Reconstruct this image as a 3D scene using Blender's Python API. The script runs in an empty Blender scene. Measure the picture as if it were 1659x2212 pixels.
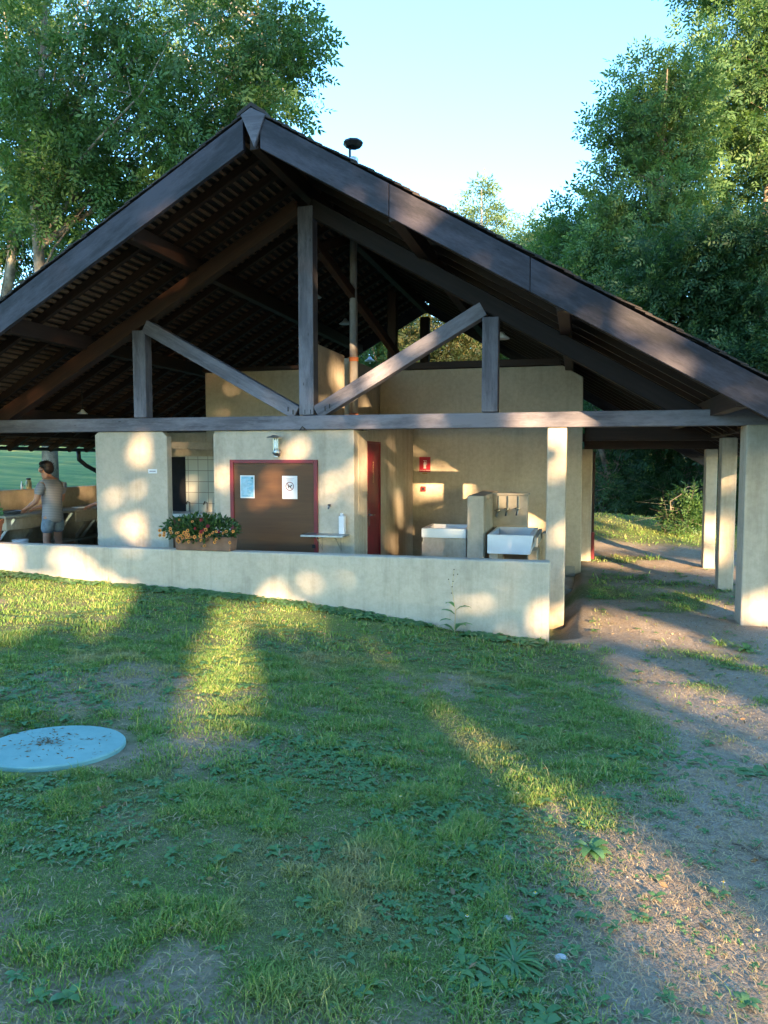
import bpy, math, random
import numpy as np
from mathutils import Vector, Matrix
rnd = random.Random(7); NR = np.random.default_rng(11)
sc = bpy.context.scene
# ------------------------------------------------------------------ camera
CAM = np.array([3.527, -9.256, 1.8]); YAW = math.radians(14.7); PIT = math.radians(4.045); FPX = 1598.0
cd = bpy.data.cameras.new("camera"); co = bpy.data.objects.new("camera", cd); sc.collection.objects.link(co)
cd.sensor_fit = 'VERTICAL'; cd.sensor_height = 36; cd.sensor_width = 27; cd.lens = 26.0; cd.clip_start = .05; cd.clip_end = 1500
co.location = CAM; co.rotation_euler = (math.pi/2-PIT, 0, YAW); sc.camera = co
# ------------------------------------------------------------------ sun, sky, exposure
S = np.array([.464, -.864, .1945]); S /= np.linalg.norm(S)          # towards the sun
sl = bpy.data.lights.new("sun", 'SUN'); so = bpy.data.objects.new("sun", sl); sc.collection.objects.link(so)
sl.energy = 4.2; sl.angle = math.radians(.53); sl.color = (1, .69, .38)
so.rotation_euler = Vector(S).to_track_quat('Z', 'Y').to_euler(); so.location = (20, -30, 20)
w = bpy.data.worlds.new("World"); sc.world = w; w.use_nodes = True
nt = w.node_tree; bg = nt.nodes['Background']
sky = nt.nodes.new('ShaderNodeTexSky'); sky.sky_type = 'NISHITA'; sky.sun_disc = False
sky.sun_elevation = math.asin(S[2]); sky.sun_rotation = math.atan2(S[0], S[1]); sky.altitude = 300
sky.air_density = 1.0; sky.dust_density = .6; sky.ozone_density = 2.0
tint = nt.nodes.new('ShaderNodeMix'); tint.data_type = 'RGBA'; tint.blend_type = 'MULTIPLY'; tint.inputs[0].default_value = 1; tint.inputs[7].default_value = (.67, .965, 1.12, 1)
nt.links.new(sky.outputs[0], tint.inputs[6]); nt.links.new(tint.outputs[2], bg.inputs[0]); bg.inputs[1].default_value = .15
sc.view_settings.view_transform = 'Standard'; sc.view_settings.look = 'None'
sc.view_settings.exposure = 2.7; sc.view_settings.gamma = 1

# ------------------------------------------------------------------ helpers
def ray(px, py):
    r = np.array([math.cos(YAW), math.sin(YAW), 0]); h = np.array([-math.sin(YAW), math.cos(YAW), 0]); z = np.array([0, 0, 1.])
    f = h*math.cos(PIT)-z*math.sin(PIT); u = h*math.sin(PIT)+z*math.cos(PIT)
    return f+r*(px-829.5)/FPX-u*(py-1106)/FPX
def on(px, py, **k):                       # point where the sight line meets the plane x=, y= or z=
    d = ray(px, py)
    for a, v in k.items():
        i = 'xyz'.index(a); return CAM+d*(v-CAM[i])/d[i]
def at(px, py, D): return CAM+ray(px, py)*D

def link(o, parent=None):
    sc.collection.objects.link(o)
    if parent: o.parent = parent
    return o
def tag(o, label=None, cat=None, group=None, kind=None):
    if label: o['label'] = label
    if cat: o['category'] = cat
    if group: o['group'] = group
    if kind: o['kind'] = kind
    return o
def empty(name, loc=(0, 0, 0), rz=0):
    o = bpy.data.objects.new(name, None); o.empty_display_size = .1; link(o); o.location = loc; o.rotation_euler = (0, 0, rz)
    return o
class MB:
    def __init__(s): s.v = []; s.f = []
    def add(s, vs, fs):
        n = len(s.v); s.v += [tuple(map(float, v)) for v in vs]; s.f += [tuple(i+n for i in f) for f in fs]; return s
    def box(s, a, b, M=None):
        (x0, y0, z0), (x1, y1, z1) = a, b
        vs = [(x0,y0,z0),(x1,y0,z0),(x1,y1,z0),(x0,y1,z0),(x0,y0,z1),(x1,y0,z1),(x1,y1,z1),(x0,y1,z1)]
        if M: vs = [M@Vector(v) for v in vs]
        return s.add(vs, [(0,3,2,1),(4,5,6,7),(0,1,5,4),(1,2,6,5),(2,3,7,6),(3,0,4,7)])
    def prism(s, pts, y0, y1):               # polygon in xz (counter-clockwise seen from -y) pushed along y
        n = len(pts)
        return s.add([(x, y0, z) for x, z in pts]+[(x, y1, z) for x, z in pts],
            [tuple(range(n)), tuple(range(2*n-1, n-1, -1))]+[(i, i+n, (i+1) % n+n, (i+1) % n) for i in range(n)])
    def prism_x(s, pts, x0, x1):             # polygon in yz pushed along x
        n = len(pts)
        return s.add([(x0, y, z) for y, z in pts]+[(x1, y, z) for y, z in pts],
            [tuple(range(n-1, -1, -1)), tuple(range(n, 2*n))]+[((i+1) % n, (i+1) % n+n, i+n, i) for i in range(n)])
    def tube(s, pts, rs, k=8, cap=True):
        pts = [Vector(p) for p in pts]
        if not hasattr(rs, '__len__'): rs = [rs]*len(pts)
        n0 = len(s.v); ring = []; prev = None
        for i, p in enumerate(pts):
            t = (pts[min(i+1, len(pts)-1)]-pts[max(i-1, 0)]).normalized()
            if prev is None: a = t.orthogonal().normalized()
            else: a = (prev-t*prev.dot(t)).normalized()
            prev = a; b = t.cross(a)
            for j in range(k):
                q = 2*math.pi*j/k; ring.append(p+(a*math.cos(q)+b*math.sin(q))*rs[i])
        fs = [(i*k+j, i*k+(j+1) % k, (i+1)*k+(j+1) % k, (i+1)*k+j) for i in range(len(pts)-1) for j in range(k)]
        if cap: fs += [tuple(range(k-1, -1, -1)), tuple((len(pts)-1)*k+j for j in range(k))]
        return s.add(ring, fs)
    def lathe(s, prof, c=(0, 0, 0), k=20):   # (r,z) profile round the z axis
        c = Vector(c); vs = []; n = len(prof)
        for r, z in prof:
            for j in range(k): q = 2*math.pi*j/k; vs.append((c.x+r*math.cos(q), c.y+r*math.sin(q), c.z+z))
        fs = [(i*k+j, i*k+(j+1) % k, (i+1)*k+(j+1) % k, (i+1)*k+j) for i in range(n-1) for j in range(k)]
        fs += [tuple(range(k-1, -1, -1)), tuple((n-1)*k+j for j in range(k))]
        return s.add(vs, fs)
    def ball(s, c, r, k=10, m=7, M=None):
        if not hasattr(r, '__len__'): r = (r, r, r)
        vs = []
        for i in range(m+1):
            t = math.pi*i/m
            for j in range(k):
                q = 2*math.pi*j/k; v = Vector((r[0]*math.sin(t)*math.cos(q), r[1]*math.sin(t)*math.sin(q), r[2]*math.cos(t)))
                if M: v = M@v
                vs.append(v+Vector(c))
        return s.add(vs, [(i*k+j, (i+1)*k+j, (i+1)*k+(j+1) % k, i*k+(j+1) % k) for i in range(m) for j in range(k)])
    def build(s, name, mat, parent=None, smooth=False, bevel=0, seg=2):
        m = bpy.data.meshes.new(name); m.from_pydata(s.v, [], s.f); m.update()
        if mat: m.materials.append(mat)
        if smooth:
            m.polygons.foreach_set('use_smooth', [True]*len(m.polygons))
        o = link(bpy.data.objects.new(name, m), parent)
        if bevel:
            b = o.modifiers.new('bevel', 'BEVEL'); b.width = bevel; b.segments = seg; b.limit_method = 'ANGLE'; b.angle_limit = .6
        return o
def fast(name, V, F, mat, parent=None, smooth=False):       # numpy mesh: F is (n,3) or (n,4)
    m = bpy.data.meshes.new(name); k = F.shape[1]
    m.vertices.add(len(V)); m.vertices.foreach_set('co', np.ascontiguousarray(V, dtype=np.float32).ravel())
    m.loops.add(F.size); m.loops.foreach_set('vertex_index', F.astype(np.int32).ravel())
    m.polygons.add(len(F)); m.polygons.foreach_set('loop_start', np.arange(0, F.size, k, dtype=np.int32))
    if smooth: m.polygons.foreach_set('use_smooth', np.ones(len(F), dtype=bool))
    m.update(calc_edges=True); m.validate()
    if mat: m.materials.append(mat)
    return link(bpy.data.objects.new(name, m), parent)
def beam(name, p0, p1, w, h, mat, parent=None, up=(0, 0, 1), bevel=.006, e=0):
    """timber from p0 to p1: its own local X runs along the grain, w across, h upward"""
    p0 = Vector(p0); p1 = Vector(p1); L = (p1-p0).length; X = (p1-p0).normalized(); Y = Vector(up).cross(X).normalized(); Z = X.cross(Y)
    o = MB().box((-L/2-e, -w/2, -h/2), (L/2+e, w/2, h/2)).build(name, mat, parent, bevel=bevel, seg=1)
    M = Matrix((X, Y, Z)).transposed().to_4x4(); M.translation = (p0+p1)/2; o.matrix_local = M
    return o
# lattice noise shared by ground, grass and shade
LAT = NR.random((256, 256))
def noise(x, y, s, o=0):
    x = np.asarray(x, float)*s+o*17.3+500; y = np.asarray(y, float)*s+o*9.7+500
    i = np.floor(x).astype(int); j = np.floor(y).astype(int); fx = x-i; fy = y-j
    fx = fx*fx*(3-2*fx); fy = fy*fy*(3-2*fy)
    g = lambda a, b: LAT[a % 256, b % 256]
    return (g(i, j)*(1-fx)+g(i+1, j)*fx)*(1-fy)+(g(i, j+1)*(1-fx)+g(i+1, j+1)*fx)*fy
def fbm(x, y, s, o=0): return .55*noise(x, y, s, o)+.28*noise(x, y, s*2.1, o+1)+.17*noise(x, y, s*4.3, o+2)
def sstep(a, b, x): t = np.clip((np.asarray(x, float)-a)/(b-a), 0, 1); return t*t*(3-2*t)

# ------------------------------------------------------------------ materials
def lin(r, g, b): return tuple(((c/255)/12.92 if c/255 <= .04045 else ((c/255+.055)/1.055)**2.4) for c in (r, g, b))+(1,)
class Mt:
    def __init__(s, name, rough=.8, spec=.3):
        s.m = bpy.data.materials.new(name); s.m.use_nodes = True; s.t = s.m.node_tree; s.b = s.t.nodes['Principled BSDF']
        s.b.inputs['Roughness'].default_value = rough; s.b.inputs['Specular IOR Level'].default_value = spec
    def n(s, t, **k):
        x = s.t.nodes.new('ShaderNode'+t)
        for a, v in k.items(): setattr(x, a, v)
        return x
    def l(s, a, b): s.t.links.new(a, b)
    def coord(s, sc_=(1, 1, 1), kind='Object'):
        c = s.n('TexCoord'); m = s.n('Mapping'); m.inputs['Scale'].default_value = sc_; s.l(c.outputs[kind], m.inputs[0]); return m.outputs[0]
    def noise(s, scale, co, detail=6, rough=.6, dist=0):
        x = s.n('TexNoise'); x.inputs['Scale'].default_value = scale; x.inputs['Detail'].default_value = detail
        x.inputs['Roughness'].default_value = rough; x.inputs['Distortion'].default_value = dist; s.l(co, x.inputs['Vector']); return x.outputs[0]
    def ramp(s, f, stops):
        r = s.n('ValToRGB'); e = r.color_ramp.elements
        while len(e) < len(stops): e.new(.5)
        for i, (p, c) in enumerate(stops): e[i].position = p; e[i].color = c if len(c) == 4 else (*c, 1)
        s.l(f, r.inputs[0]); return r.outputs[0]
    def mix(s, f, a, b, mode='MIX'):
        x = s.n('Mix', data_type='RGBA', blend_type=mode)
        for sock, v in ((0, f), (6, a), (7, b)):
            if isinstance(v, (int, float)): x.inputs[sock].default_value = v
            elif isinstance(v, tuple): x.inputs[sock].default_value = v if len(v) == 4 else (*v, 1)
            else: s.l(v, x.inputs[sock])
        return x.outputs[2]
    def col(s, c):
        if isinstance(c, tuple): s.b.inputs['Base Color'].default_value = c if len(c) == 4 else (*c, 1)
        else: s.l(c, s.b.inputs['Base Color'])
        return s
    def bump(s, f, strength=.3, dist=.01):
        b = s.n('Bump'); b.inputs['Strength'].default_value = strength; b.inputs['Distance'].default_value = dist
        s.l(f, b.inputs['Height']); s.l(b.outputs[0], s.b.inputs['Normal']); return s
def simple(name, c, rough=.7, metal=0, var=.25, scale=8, bump=.15, spec=.35):
    m = Mt(name, rough, spec); co = m.coord(); f = m.noise(scale, co)
    m.col(m.ramp(f, [(.3, tuple(x*(1-var) for x in c)), (.7, tuple(min(1, x*(1+var)) for x in c))]))
    m.b.inputs['Metallic'].default_value = metal
    if bump: m.bump(m.noise(scale*8, co), bump, .004)
    return m.m
def plaster(name, c):
    m = Mt(name, .9, .15); co = m.coord()
    base = m.ramp(m.noise(.9, co, 5, .6, .4), [(.3, tuple(x*.86 for x in c)), (.55, c), (.75, tuple(min(1, x*1.07) for x in c))])
    mott = m.ramp(m.noise(14, co, 8, .7), [(.25, (.80, .79, .77)), (.6, (1, 1, 1))])
    stre = m.ramp(m.noise(1.0, m.coord((5, 5, .45)), 6, .65), [(.30, (.66, .62, .56)), (.50, (1, 1, 1))])
    z = m.n('SeparateXYZ'); g = m.n('TexCoord'); m.l(g.outputs['Object'], z.inputs[0])
    mr = m.n('MapRange'); mr.inputs[1].default_value = -.3; mr.inputs[2].default_value = .25; m.l(z.outputs[2], mr.inputs[0])
    ad = m.n('Math', operation='ADD'); m.l(mr.outputs[0], ad.inputs[0]); m.l(m.noise(4, co), ad.inputs[1])
    foot = m.ramp(ad.outputs[0], [(.45, (.55, .5, .42)), (.95, (1, 1, 1))])
    x = m.mix(1., m.mix(1., base, mott, 'MULTIPLY'), m.mix(.3 if 'ochre' in name else .6, (1, 1, 1), stre), 'MULTIPLY')
    m.col(m.mix(1., x, foot, 'MULTIPLY')); m.bump(m.noise(55, co, 8, .75), .35, .006)
    return m.m
def wood(name, c0, c1, rough=.75, knots=True, spec=.35, grey=None):
    m = Mt(name, rough, spec); co = m.coord((.45, 7, 7)); f = m.noise(2.6, co, 9, .72, .6)
    c = m.ramp(f, [(.28, c0), (.5, tuple((a+b)/2 for a, b in zip(c0, c1))), (.72, c1)])
    if grey:
        c = m.mix(m.ramp(m.noise(1.1, m.coord((.6, 2.6, 2.6)), 8, .75), [(.44, (0, 0, 0)), (.60, (1, 1, 1))]), c, grey)
    if knots:
        v = m.n('TexVoronoi'); v.inputs['Scale'].default_value = 1.5; m.l(m.coord((1.6, 4.5, 4.5)), v.inputs['Vector'])
        k = m.ramp(v.outputs['Distance'], [(.03, (.45, .42, .4)), (.075, (1, 1, 1))]); c = m.mix(1., c, k, 'MULTIPLY')
    m.col(c); m.bump(f, .45, .006); return m.m
M_PL = plaster('cream_plaster', (.52, .45, .365))
M_PL2 = plaster('ochre_plaster', (.53, .44, .33))
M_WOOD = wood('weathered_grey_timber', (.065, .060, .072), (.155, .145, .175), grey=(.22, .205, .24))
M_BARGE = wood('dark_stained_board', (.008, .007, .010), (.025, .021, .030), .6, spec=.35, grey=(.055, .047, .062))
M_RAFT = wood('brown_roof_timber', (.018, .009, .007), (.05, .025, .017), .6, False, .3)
M_RAFT_SHADE = wood('shaded_rafter_timber', (.009, .006, .006), (.026, .016, .015), .7, False, .25)  # darker copy for the right principal rafter: roof shade put into its colour
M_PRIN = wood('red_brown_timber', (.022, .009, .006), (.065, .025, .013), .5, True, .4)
M_BATT = wood('tile_batten_wood', (.10, .055, .035), (.20, .115, .075), .7, False)
M_TILE = simple('dark_roof_tile', (.035, .026, .023), .7, var=.5, scale=3)
M_PLY = wood('brown_plywood', (.080, .035, .014), (.118, .054, .021), .6, False, .4)
M_RED = simple('dark_red_paint', (.17, .009, .018), .45, var=.25, scale=5, bump=.1, spec=.5)
M_WHITE = simple('white_enamel', (.72, .74, .78), .35, var=.06, scale=4, bump=.03, spec=.5)
M_STEEL = simple('galvanised_steel', (.42, .43, .46), .38, 1, .25, 14, .05)
M_BLACK = simple('black_metal', (.02, .02, .022), .5, .3, .2)
M_CHROME = simple('dull_chrome', (.35, .34, .33), .25, 1, .15)
M_TERRA = simple('terracotta', (.42, .13, .055), .8, var=.2)
M_PLANT = simple('planter_clay', (.20, .11, .075), .8, var=.25)
M_CONC = simple('concrete', (.34, .31, .26), .9, var=.2, scale=4, bump=.3)
M_DOOR_SHADE = simple('doorway_shade', (.015, .015, .02), .9, var=.2)
M_PAPER = simple('white_paper', (.72, .70, .72), .6, var=.04, bump=0)
M_PRINT = simple('blue_print', (.25, .48, .62), .6, var=.25, scale=20, bump=0)
M_SKIN = simple('skin', (.50, .25, .17), .55, var=.1, bump=.05)
M_HAIR = simple('dark_hair', (.010, .008, .008), .6, var=.3, scale=30, bump=.4)
M_DENIM = simple('washed_denim', (.15, .21, .30), .9, var=.3, scale=12)
M_SHIRT2 = simple('grey_blue_cotton', (.32, .35, .40), .9, var=.1)
def tee():
    m = Mt('striped_cotton', .9, .1); c = m.coord(); wv = m.n('TexWave', bands_direction='Z'); wv.inputs['Scale'].default_value = 12
    wv.inputs['Distortion'].default_value = .6; wv.inputs['Detail Scale'].default_value = .5; m.l(c, wv.inputs[0])
    m.col(m.ramp(wv.outputs[0], [(.3, (.24, .25, .30)), (.6, (.33, .33, .37))])); return m.m
M_TEE = tee()
def rustpipe():
    m = Mt('flue_steel', .32, .6); m.b.inputs['Metallic'].default_value = .35; c = m.coord((1, 1, .5))
    m.col(m.ramp(m.noise(5, c, 7), [(.35, (.62, .60, .60)), (.62, (.42, .38, .36)), (.75, (.30, .14, .07))])); return m.m
M_FLUE = rustpipe(); M_RUST = simple('rusty_band', (.35, .12, .05), .8, .2, .3)
def tile_mat():
    m = Mt('white_wall_tile', .3, .5); br = m.n('TexBrick'); m.l(m.coord((1, 1, 1)), br.inputs[0]); br.offset = 0
    mp = m.n('Mapping'); tc = m.n('TexCoord'); mp.inputs['Rotation'].default_value = (math.pi/2, 0, 0); m.l(tc.outputs['Object'], mp.inputs[0]); m.l(mp.outputs[0], br.inputs[0])
    br.inputs['Scale'].default_value = 1; br.inputs['Brick Width'].default_value = .2; br.inputs['Row Height'].default_value = .2; br.inputs['Mortar Size'].default_value = .006
    br.inputs['Color1'].default_value = (.52, .51, .46, 1); br.inputs['Color2'].default_value = (.48, .47, .42, 1); br.inputs['Mortar'].default_value = (.2, .18, .16, 1)
    m.col(br.outputs[0]); return m.m
M_WTILE = tile_mat()
def bark(name, c0, c1):
    m = Mt(name, .95, .1); c = m.coord((1, 1, .35)); f = m.noise(6, c, 8, .7, .5)
    lich = m.ramp(m.noise(1.7, m.coord(), 5), [(.45, (0, 0, 0)), (.6, (1, 1, 1))])
    m.col(m.mix(lich, m.ramp(f, [(.3, c0), (.7, c1)]), tuple(min(1, x*1.5) for x in c1))); m.bump(f, .8, .03); return m.m
M_BARK = bark('pale_bark', (.06, .05, .04), (.22, .19, .155)); M_BARK2 = bark('brown_bark', (.06, .045, .035), (.20, .15, .11))
def leaf(name, cs, patch=None, rough=.5, tr=.35, spec=.3):
    m = Mt(name, rough, spec); g = m.n('NewGeometry'); n = len(cs)
    c = m.ramp(g.outputs['Random Per Island'], [(i/(max(1, n-1)), x) for i, x in enumerate(cs)])
    if patch: c = m.mix(m.ramp(m.noise(patch[1], m.coord(), 3, .6), [(patch[2], (0, 0, 0)), (patch[2]+.13, (1, 1, 1))]), c, patch[0])
    m.col(c); t = m.n('BsdfTranslucent'); m.l(m.mix(1., c, (1.3, 1.4, .55), 'MULTIPLY'), t.inputs[0])
    x = m.n('MixShader'); x.inputs[0].default_value = tr; m.l(m.b.outputs[0], x.inputs[1]); m.l(t.outputs[0], x.inputs[2])
    m.l(x.outputs[0], m.t.nodes['Material Output'].inputs[0]); return m.m
L_ASH = leaf('ash_leaf', [(.04, .09, .03), (.07, .14, .038), (.055, .115, .042), (.10, .175, .048)], ((.23, .28, .055), .35, .6))
L_ASH2 = leaf('robinia_leaf', [(.05, .11, .045), (.09, .16, .05), (.07, .135, .06), (.12, .19, .055)], ((.26, .30, .06), .3, .60))
L_DARK = leaf('forest_leaf', [(.026, .065, .028), (.05, .105, .038), (.038, .085, .038)], ((.10, .16, .045), .5, .6))
L_FAR = leaf('far_leaf', [(.08, .14, .08), (.12, .18, .09), (.15, .19, .075)], ((.30, .28, .10), .15, .55))
L_WARM = leaf('dry_leaf', [(.08, .12, .04), (.12, .14, .05), (.18, .15, .06), (.06, .10, .04)])
L_GRASS = leaf('grass_blade', [(.13, .235, .065), (.19, .31, .07), (.15, .27, .08), (.26, .34, .09), (.46, .39, .20)], ((.40, .34, .17), .8, .56), .6, .3, .2)
L_STRAW = leaf('dry_straw', [(.40, .29, .16), (.52, .39, .22), (.28, .20, .11)], None, .7, .15)
L_BROAD = leaf('broad_weed_leaf', [(.085, .20, .07), (.13, .27, .09), (.10, .22, .10), (.17, .30, .10)], None, .45, .3)
L_FLOW = leaf('orange_petal', [(.55, .16, .03), (.65, .24, .05), (.5, .3, .1)], None, .6, .2)
L_FLOWR = leaf('dark_red_petal', [(.16, .01, .015), (.25, .015, .02)], None, .6, .2)

# ------------------------------------------------------------------ ground
MH = on(118, 1612, z=.25)[:2]
def gz(x, y):
    x = np.asarray(x, float); y = np.asarray(y, float)
    near = np.interp(x, [-12, -4, 0, 3.25, 4.2, 8], [.75, .34, .14, -.19, -.13, -.1])
    far = np.interp(x, [-12, -4, 0, 3.5, 8], [.5, .42, .32, .2, .15])
    z = far+(near-far)*sstep(-7.5, -1.2, y)
    right = -.1+.5*np.exp(-((x-2.5)/5)**2-((y-11.5)/3.2)**2)+.16*np.clip(y-15, 0, 60)*sstep(-4, 6, x)
    rd = np.hypot(x-3.5, y+9.3); left = .25+.082*np.clip(rd-22, 0, 90)
    back = right+(left-right)*sstep(1, -6, x)
    z = z+(back-z)*sstep(-1, 1.2, y)
    slab = sstep(-6.3, -6.0, x)*sstep(3.6, 3.35, x)*sstep(-1.02, -.8, y)*sstep(8.4, 8.0, y)
    z = z*(1-slab)-.3*slab
    z = z+.03*(fbm(x, y, .9, 3)-.5)*(1-slab)*2+.012*(noise(x, y, 7, 5)-.5)
    m = sstep(.62, .46, np.hypot(x-MH[0], y-MH[1])); return z*(1-m)+m*(.235-.075*(y-MH[1]))
bpts = [on(px, py, z=z) for px, py, z in [(1262, 1405, -.15), (1345, 1500, -.1), (1400, 1600, 0), (1410, 1700, .08), (1340, 1800, .13), (1275, 1950, .18), (1235, 2100, .2), (1205, 2250, .2)]]
BY = [p[1] for p in bpts][::-1]; BX = [p[0] for p in bpts][::-1]
def pathmask(x, y):                       # 1 on bare gravel, 0 on lawn
    x = np.asarray(x, float); y = np.asarray(y, float)
    d = x-np.interp(y, BY, BX)+.55*(fbm(x, y, 1.3, 7)-.5)
    front = sstep(-.12, .22, d)*sstep(.72, .58, fbm(x, y, 1.1, 21)+.10*sstep(5.0, 6.4, x))
    under = sstep(3.2, 3.5, x)*sstep(8.6, 5.8, x+.5*(fbm(x, y, .7, 9)-.5))
    back = sstep(8.0, 7.0, y+.25*(x-5)+.8*(fbm(x, y, 1., 4)-.5))*sstep(2.5, 3.2, x)*sstep(.75, .55, fbm(x, y, .8, 31))
    m = np.where(y < -1.2, front, np.where(y < .5, np.maximum(front*sstep(3, 3.3, x), under*.9), np.minimum(np.maximum(under, sstep(5, 6, x)), back)))
    return m
def bare(x, y):                            # bare soil patches inside the lawn
    return sstep(-1.9, -3., y)*.85*sstep(.54, .70, fbm(x, y, .95, 12)+.10*noise(x, y, 5, 2)-.04)
def gmat():
    m = Mt('soil_grass_and_gravel', .95, .15); co = m.coord(); a = m.n('VertexColor', layer_name='cover'); s = m.n('SeparateColor'); m.l(a.outputs[0], s.inputs[0])
    g = m.ramp(m.noise(22, co, 10, .8), [(.3, (.085, .10, .04)), (.48, (.15, .18, .065)), (.6, (.24, .22, .12)), (.75, (.38, .32, .20))])
    g = m.mix(m.ramp(m.noise(.22, m.coord((1, 1.6, 1)), 5, .65, .6), [(.52, (0, 0, 0)), (.66, (1, 1, 1))]), g, (.20, .25, .07))
    g = m.mix(s.outputs[2], g, m.ramp(m.noise(.30, m.coord((.5, 1.6, 1)), 7, .7, .8), [(.36, (.09, .155, .05)), (.5, (.16, .23, .065)), (.60, (.34, .32, .09))]))  # far left slope: sunlight painted in as a brighter yellow-green
    soil = m.ramp(m.noise(16, co, 10, .75), [(.28, (.22, .16, .11)), (.5, (.38, .285, .20)), (.72, (.52, .41, .30))])
    v = m.n('TexVoronoi'); v.inputs['Scale'].default_value = 95; m.l(co, v.inputs['Vector'])
    peb = m.ramp(v.outputs['Color'], [(0, (.29, .22, .16)), (.45, (.39, .31, .235)), (.8, (.46, .38, .30)), (1, (.60, .53, .45))])
    grav = m.mix(m.ramp(m.noise(2.3, co, 6), [(.38, (0, 0, 0)), (.62, (1, 1, 1))]), soil, peb)
    c = m.mix(s.outputs[1], g, soil); c = m.mix(s.outputs[0], c, grav); m.col(c)
    mx = m.n('Math', operation='MULTIPLY_ADD'); m.l(v.outputs['Distance'], mx.inputs[0]); mx.inputs[1].default_value = -.5; m.l(m.noise(30, co, 8, .8), mx.inputs[2])
    m.bump(mx.outputs[0], .8, .03); return m.m
M_GR = gmat()
def ground():
    def axis(a, b, fine0, fine1, fs, cs):
        l = list(np.arange(fine0, fine1, fs)); x = fine0; st = fs
        while x > a: st = min(st*1.25, cs); x -= st; l.insert(0, x)
        x = l[-1]; st = fs
        while x < b: st = min(st*1.25, cs); x += st; l.append(x)
        return np.array(l)
    X = axis(-160, 160, -7, 9, .09, 12); Y = axis(-60, 300, -9, 9, .09, 12)
    gx, gy = np.meshgrid(X, Y); z = gz(gx, gy); nx = len(X); ny = len(Y)
    V = np.stack([gx.ravel(), gy.ravel(), z.ravel()], 1)
    i = np.arange(nx-1)[None, :]+np.arange(ny-1)[:, None]*nx; F = np.stack([i, i+1, i+1+nx, i+nx], -1).reshape(-1, 4)
    pm = pathmask(V[:, 0], V[:, 1]); br = bare(V[:, 0], V[:, 1])
    far = (V[:, 1] > 9) | (V[:, 0] < -6.5); pm = np.where(far, 0, pm); br = np.where(far, 0, br)
    fm = pm[F].mean(1) > .5
    for name, sel in (('lawn', ~fm), ('gravel_path', fm)):
        f = F[sel]; u, inv = np.unique(f, return_inverse=True); o = fast(name, V[u], inv.reshape(f.shape), M_GR, smooth=True)
        at_ = o.data.color_attributes.new('cover', 'FLOAT_COLOR', 'POINT'); c = np.ones((len(u), 4), np.float32); c[:, 0] = pm[u]; c[:, 1] = br[u]; c[:, 2] = sstep(-8, -13, V[u][:, 0])*sstep(2, 6, V[u][:, 1])
        at_.data.foreach_set('color', c.ravel()); tag(o, kind='structure')
ground()
fl = MB().box((-6.1, -1.02, -.3), (3.15, 3.64, 0)).box((-6.1, 3.64, -.3), (3.5, 8.0, -.003)).box((3.152, 2.4, -.35), (3.56, 3.64, -.19)).build('concrete_floor', M_CONC, bevel=.015); tag(fl, kind='structure')

# ------------------------------------------------------------------ building
B = empty('open_shelter'); tag(B, 'cream plastered washhouse under a wide dark tiled gable roof with exposed timber truss', 'building')
SL, SR, ZR = .562, .583, 5.68           # roof pitch left and right, ridge height
Y0, Y1 = -1.5, 8.1; EAVE = 6.25
def rz(x, off=0): return ZR-off-(SR*x if x > 0 else SL*-x)
def wall(name, a, b, mat=None, bevel=.018): return MB().box(a, b).build(name, mat or M_PL, B, bevel=bevel, seg=3)
# piers and posts
p = MB().prism([(-3.22, -.35), (-2.06, -.35), (-2.06, 2.12), (-2.13, 2.197), (-3.16, 2.197), (-3.22, 2.15)], .04, .17).build('pier', M_PL, B, bevel=.012)
for x0, x1, y0, y1, zt in [(3.154, 3.385, .04, .30, 2.197), (5.375, 5.72, -.02, .33, 2.197), (5.53, 5.74, 2.36, 2.60, 2.12), (5.66, 5.85, 4.55, 4.78, 1.985), (-5.95, -5.65, .04, .34, 2.197), (-5.95, -5.65, 7.5, 7.8, 2.197)]:
    wall('pillar', (x0, y0, -.4), (x1, y1, zt), bevel=.016)
# service box with cupboard
front = MB().prism([(-1.35, 0), (.68, 0), (.68, 2.195), (-1.31, 2.195), (-1.35, 2.15)], .05, .25).build('wall', M_PL, B, bevel=.01)
wall('wall', (.50, .252, 0), (.68, .70, 2.195))
MB().prism_x([(.702, 2.06), (1.39, 2.06), (1.39, 0), (3.648, 0), (3.648, 2.6), (.702, 2.25)], .50, .68).build('wall', M_PL, B, bevel=.012)
wall('wall', (-1.35, .252, 0), (-1.18, 3.0, 2.19))
wall('flat_roof', (-1.30, .3, 2.197), (.62, 3.6, 2.25), M_RAFT, .004)
# tall core walls above
for (a, b) in ((.35, 1.60), (1.88, 3.648)): wall('wall', (-.10, a, 2.255), (.06, b, 3.38))
wall('wall', (-3.04, 3.0, 0), (-.15, 3.18, 3.37), M_PL2)
wall('wall', (-3.95, 3.02, 0), (-3.045, 3.18, 2.30), M_PL2)
wing = MB().prism([(.06, -.3), (3.60, -.3), (3.58, 3.18), (3.24, 3.38), (.06, 3.38)], 3.65, 3.85).build('wall', M_PL2, B, bevel=.015)
wall('wall', (3.40, 3.852, -.3), (3.58, 6.4, 3.15), M_PL2); wall('wall', (.06, 6.402, -.3), (3.58, 6.6, 3.15), M_PL2)
wall('wall', (-.10, 3.852, 0), (.06, 6.4, 3.3), M_PL2)
wall('wall', (3.585, 5.0, -.3), (3.78, 5.16, 2.0), M_PL)
wall('ceiling_board', (.1, 3.87, 3.2), (3.38, 6.4, 3.24), M_RAFT, .003)
beam('beam', (-3.1, 3.09, 3.41), (-.12, 3.09, 3.41), .2, .07, M_RAFT, B)
beam('beam', (.12, 3.74, 3.45), (3.2, 3.74, 3.45), .2, .12, M_RAFT, B)
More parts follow.
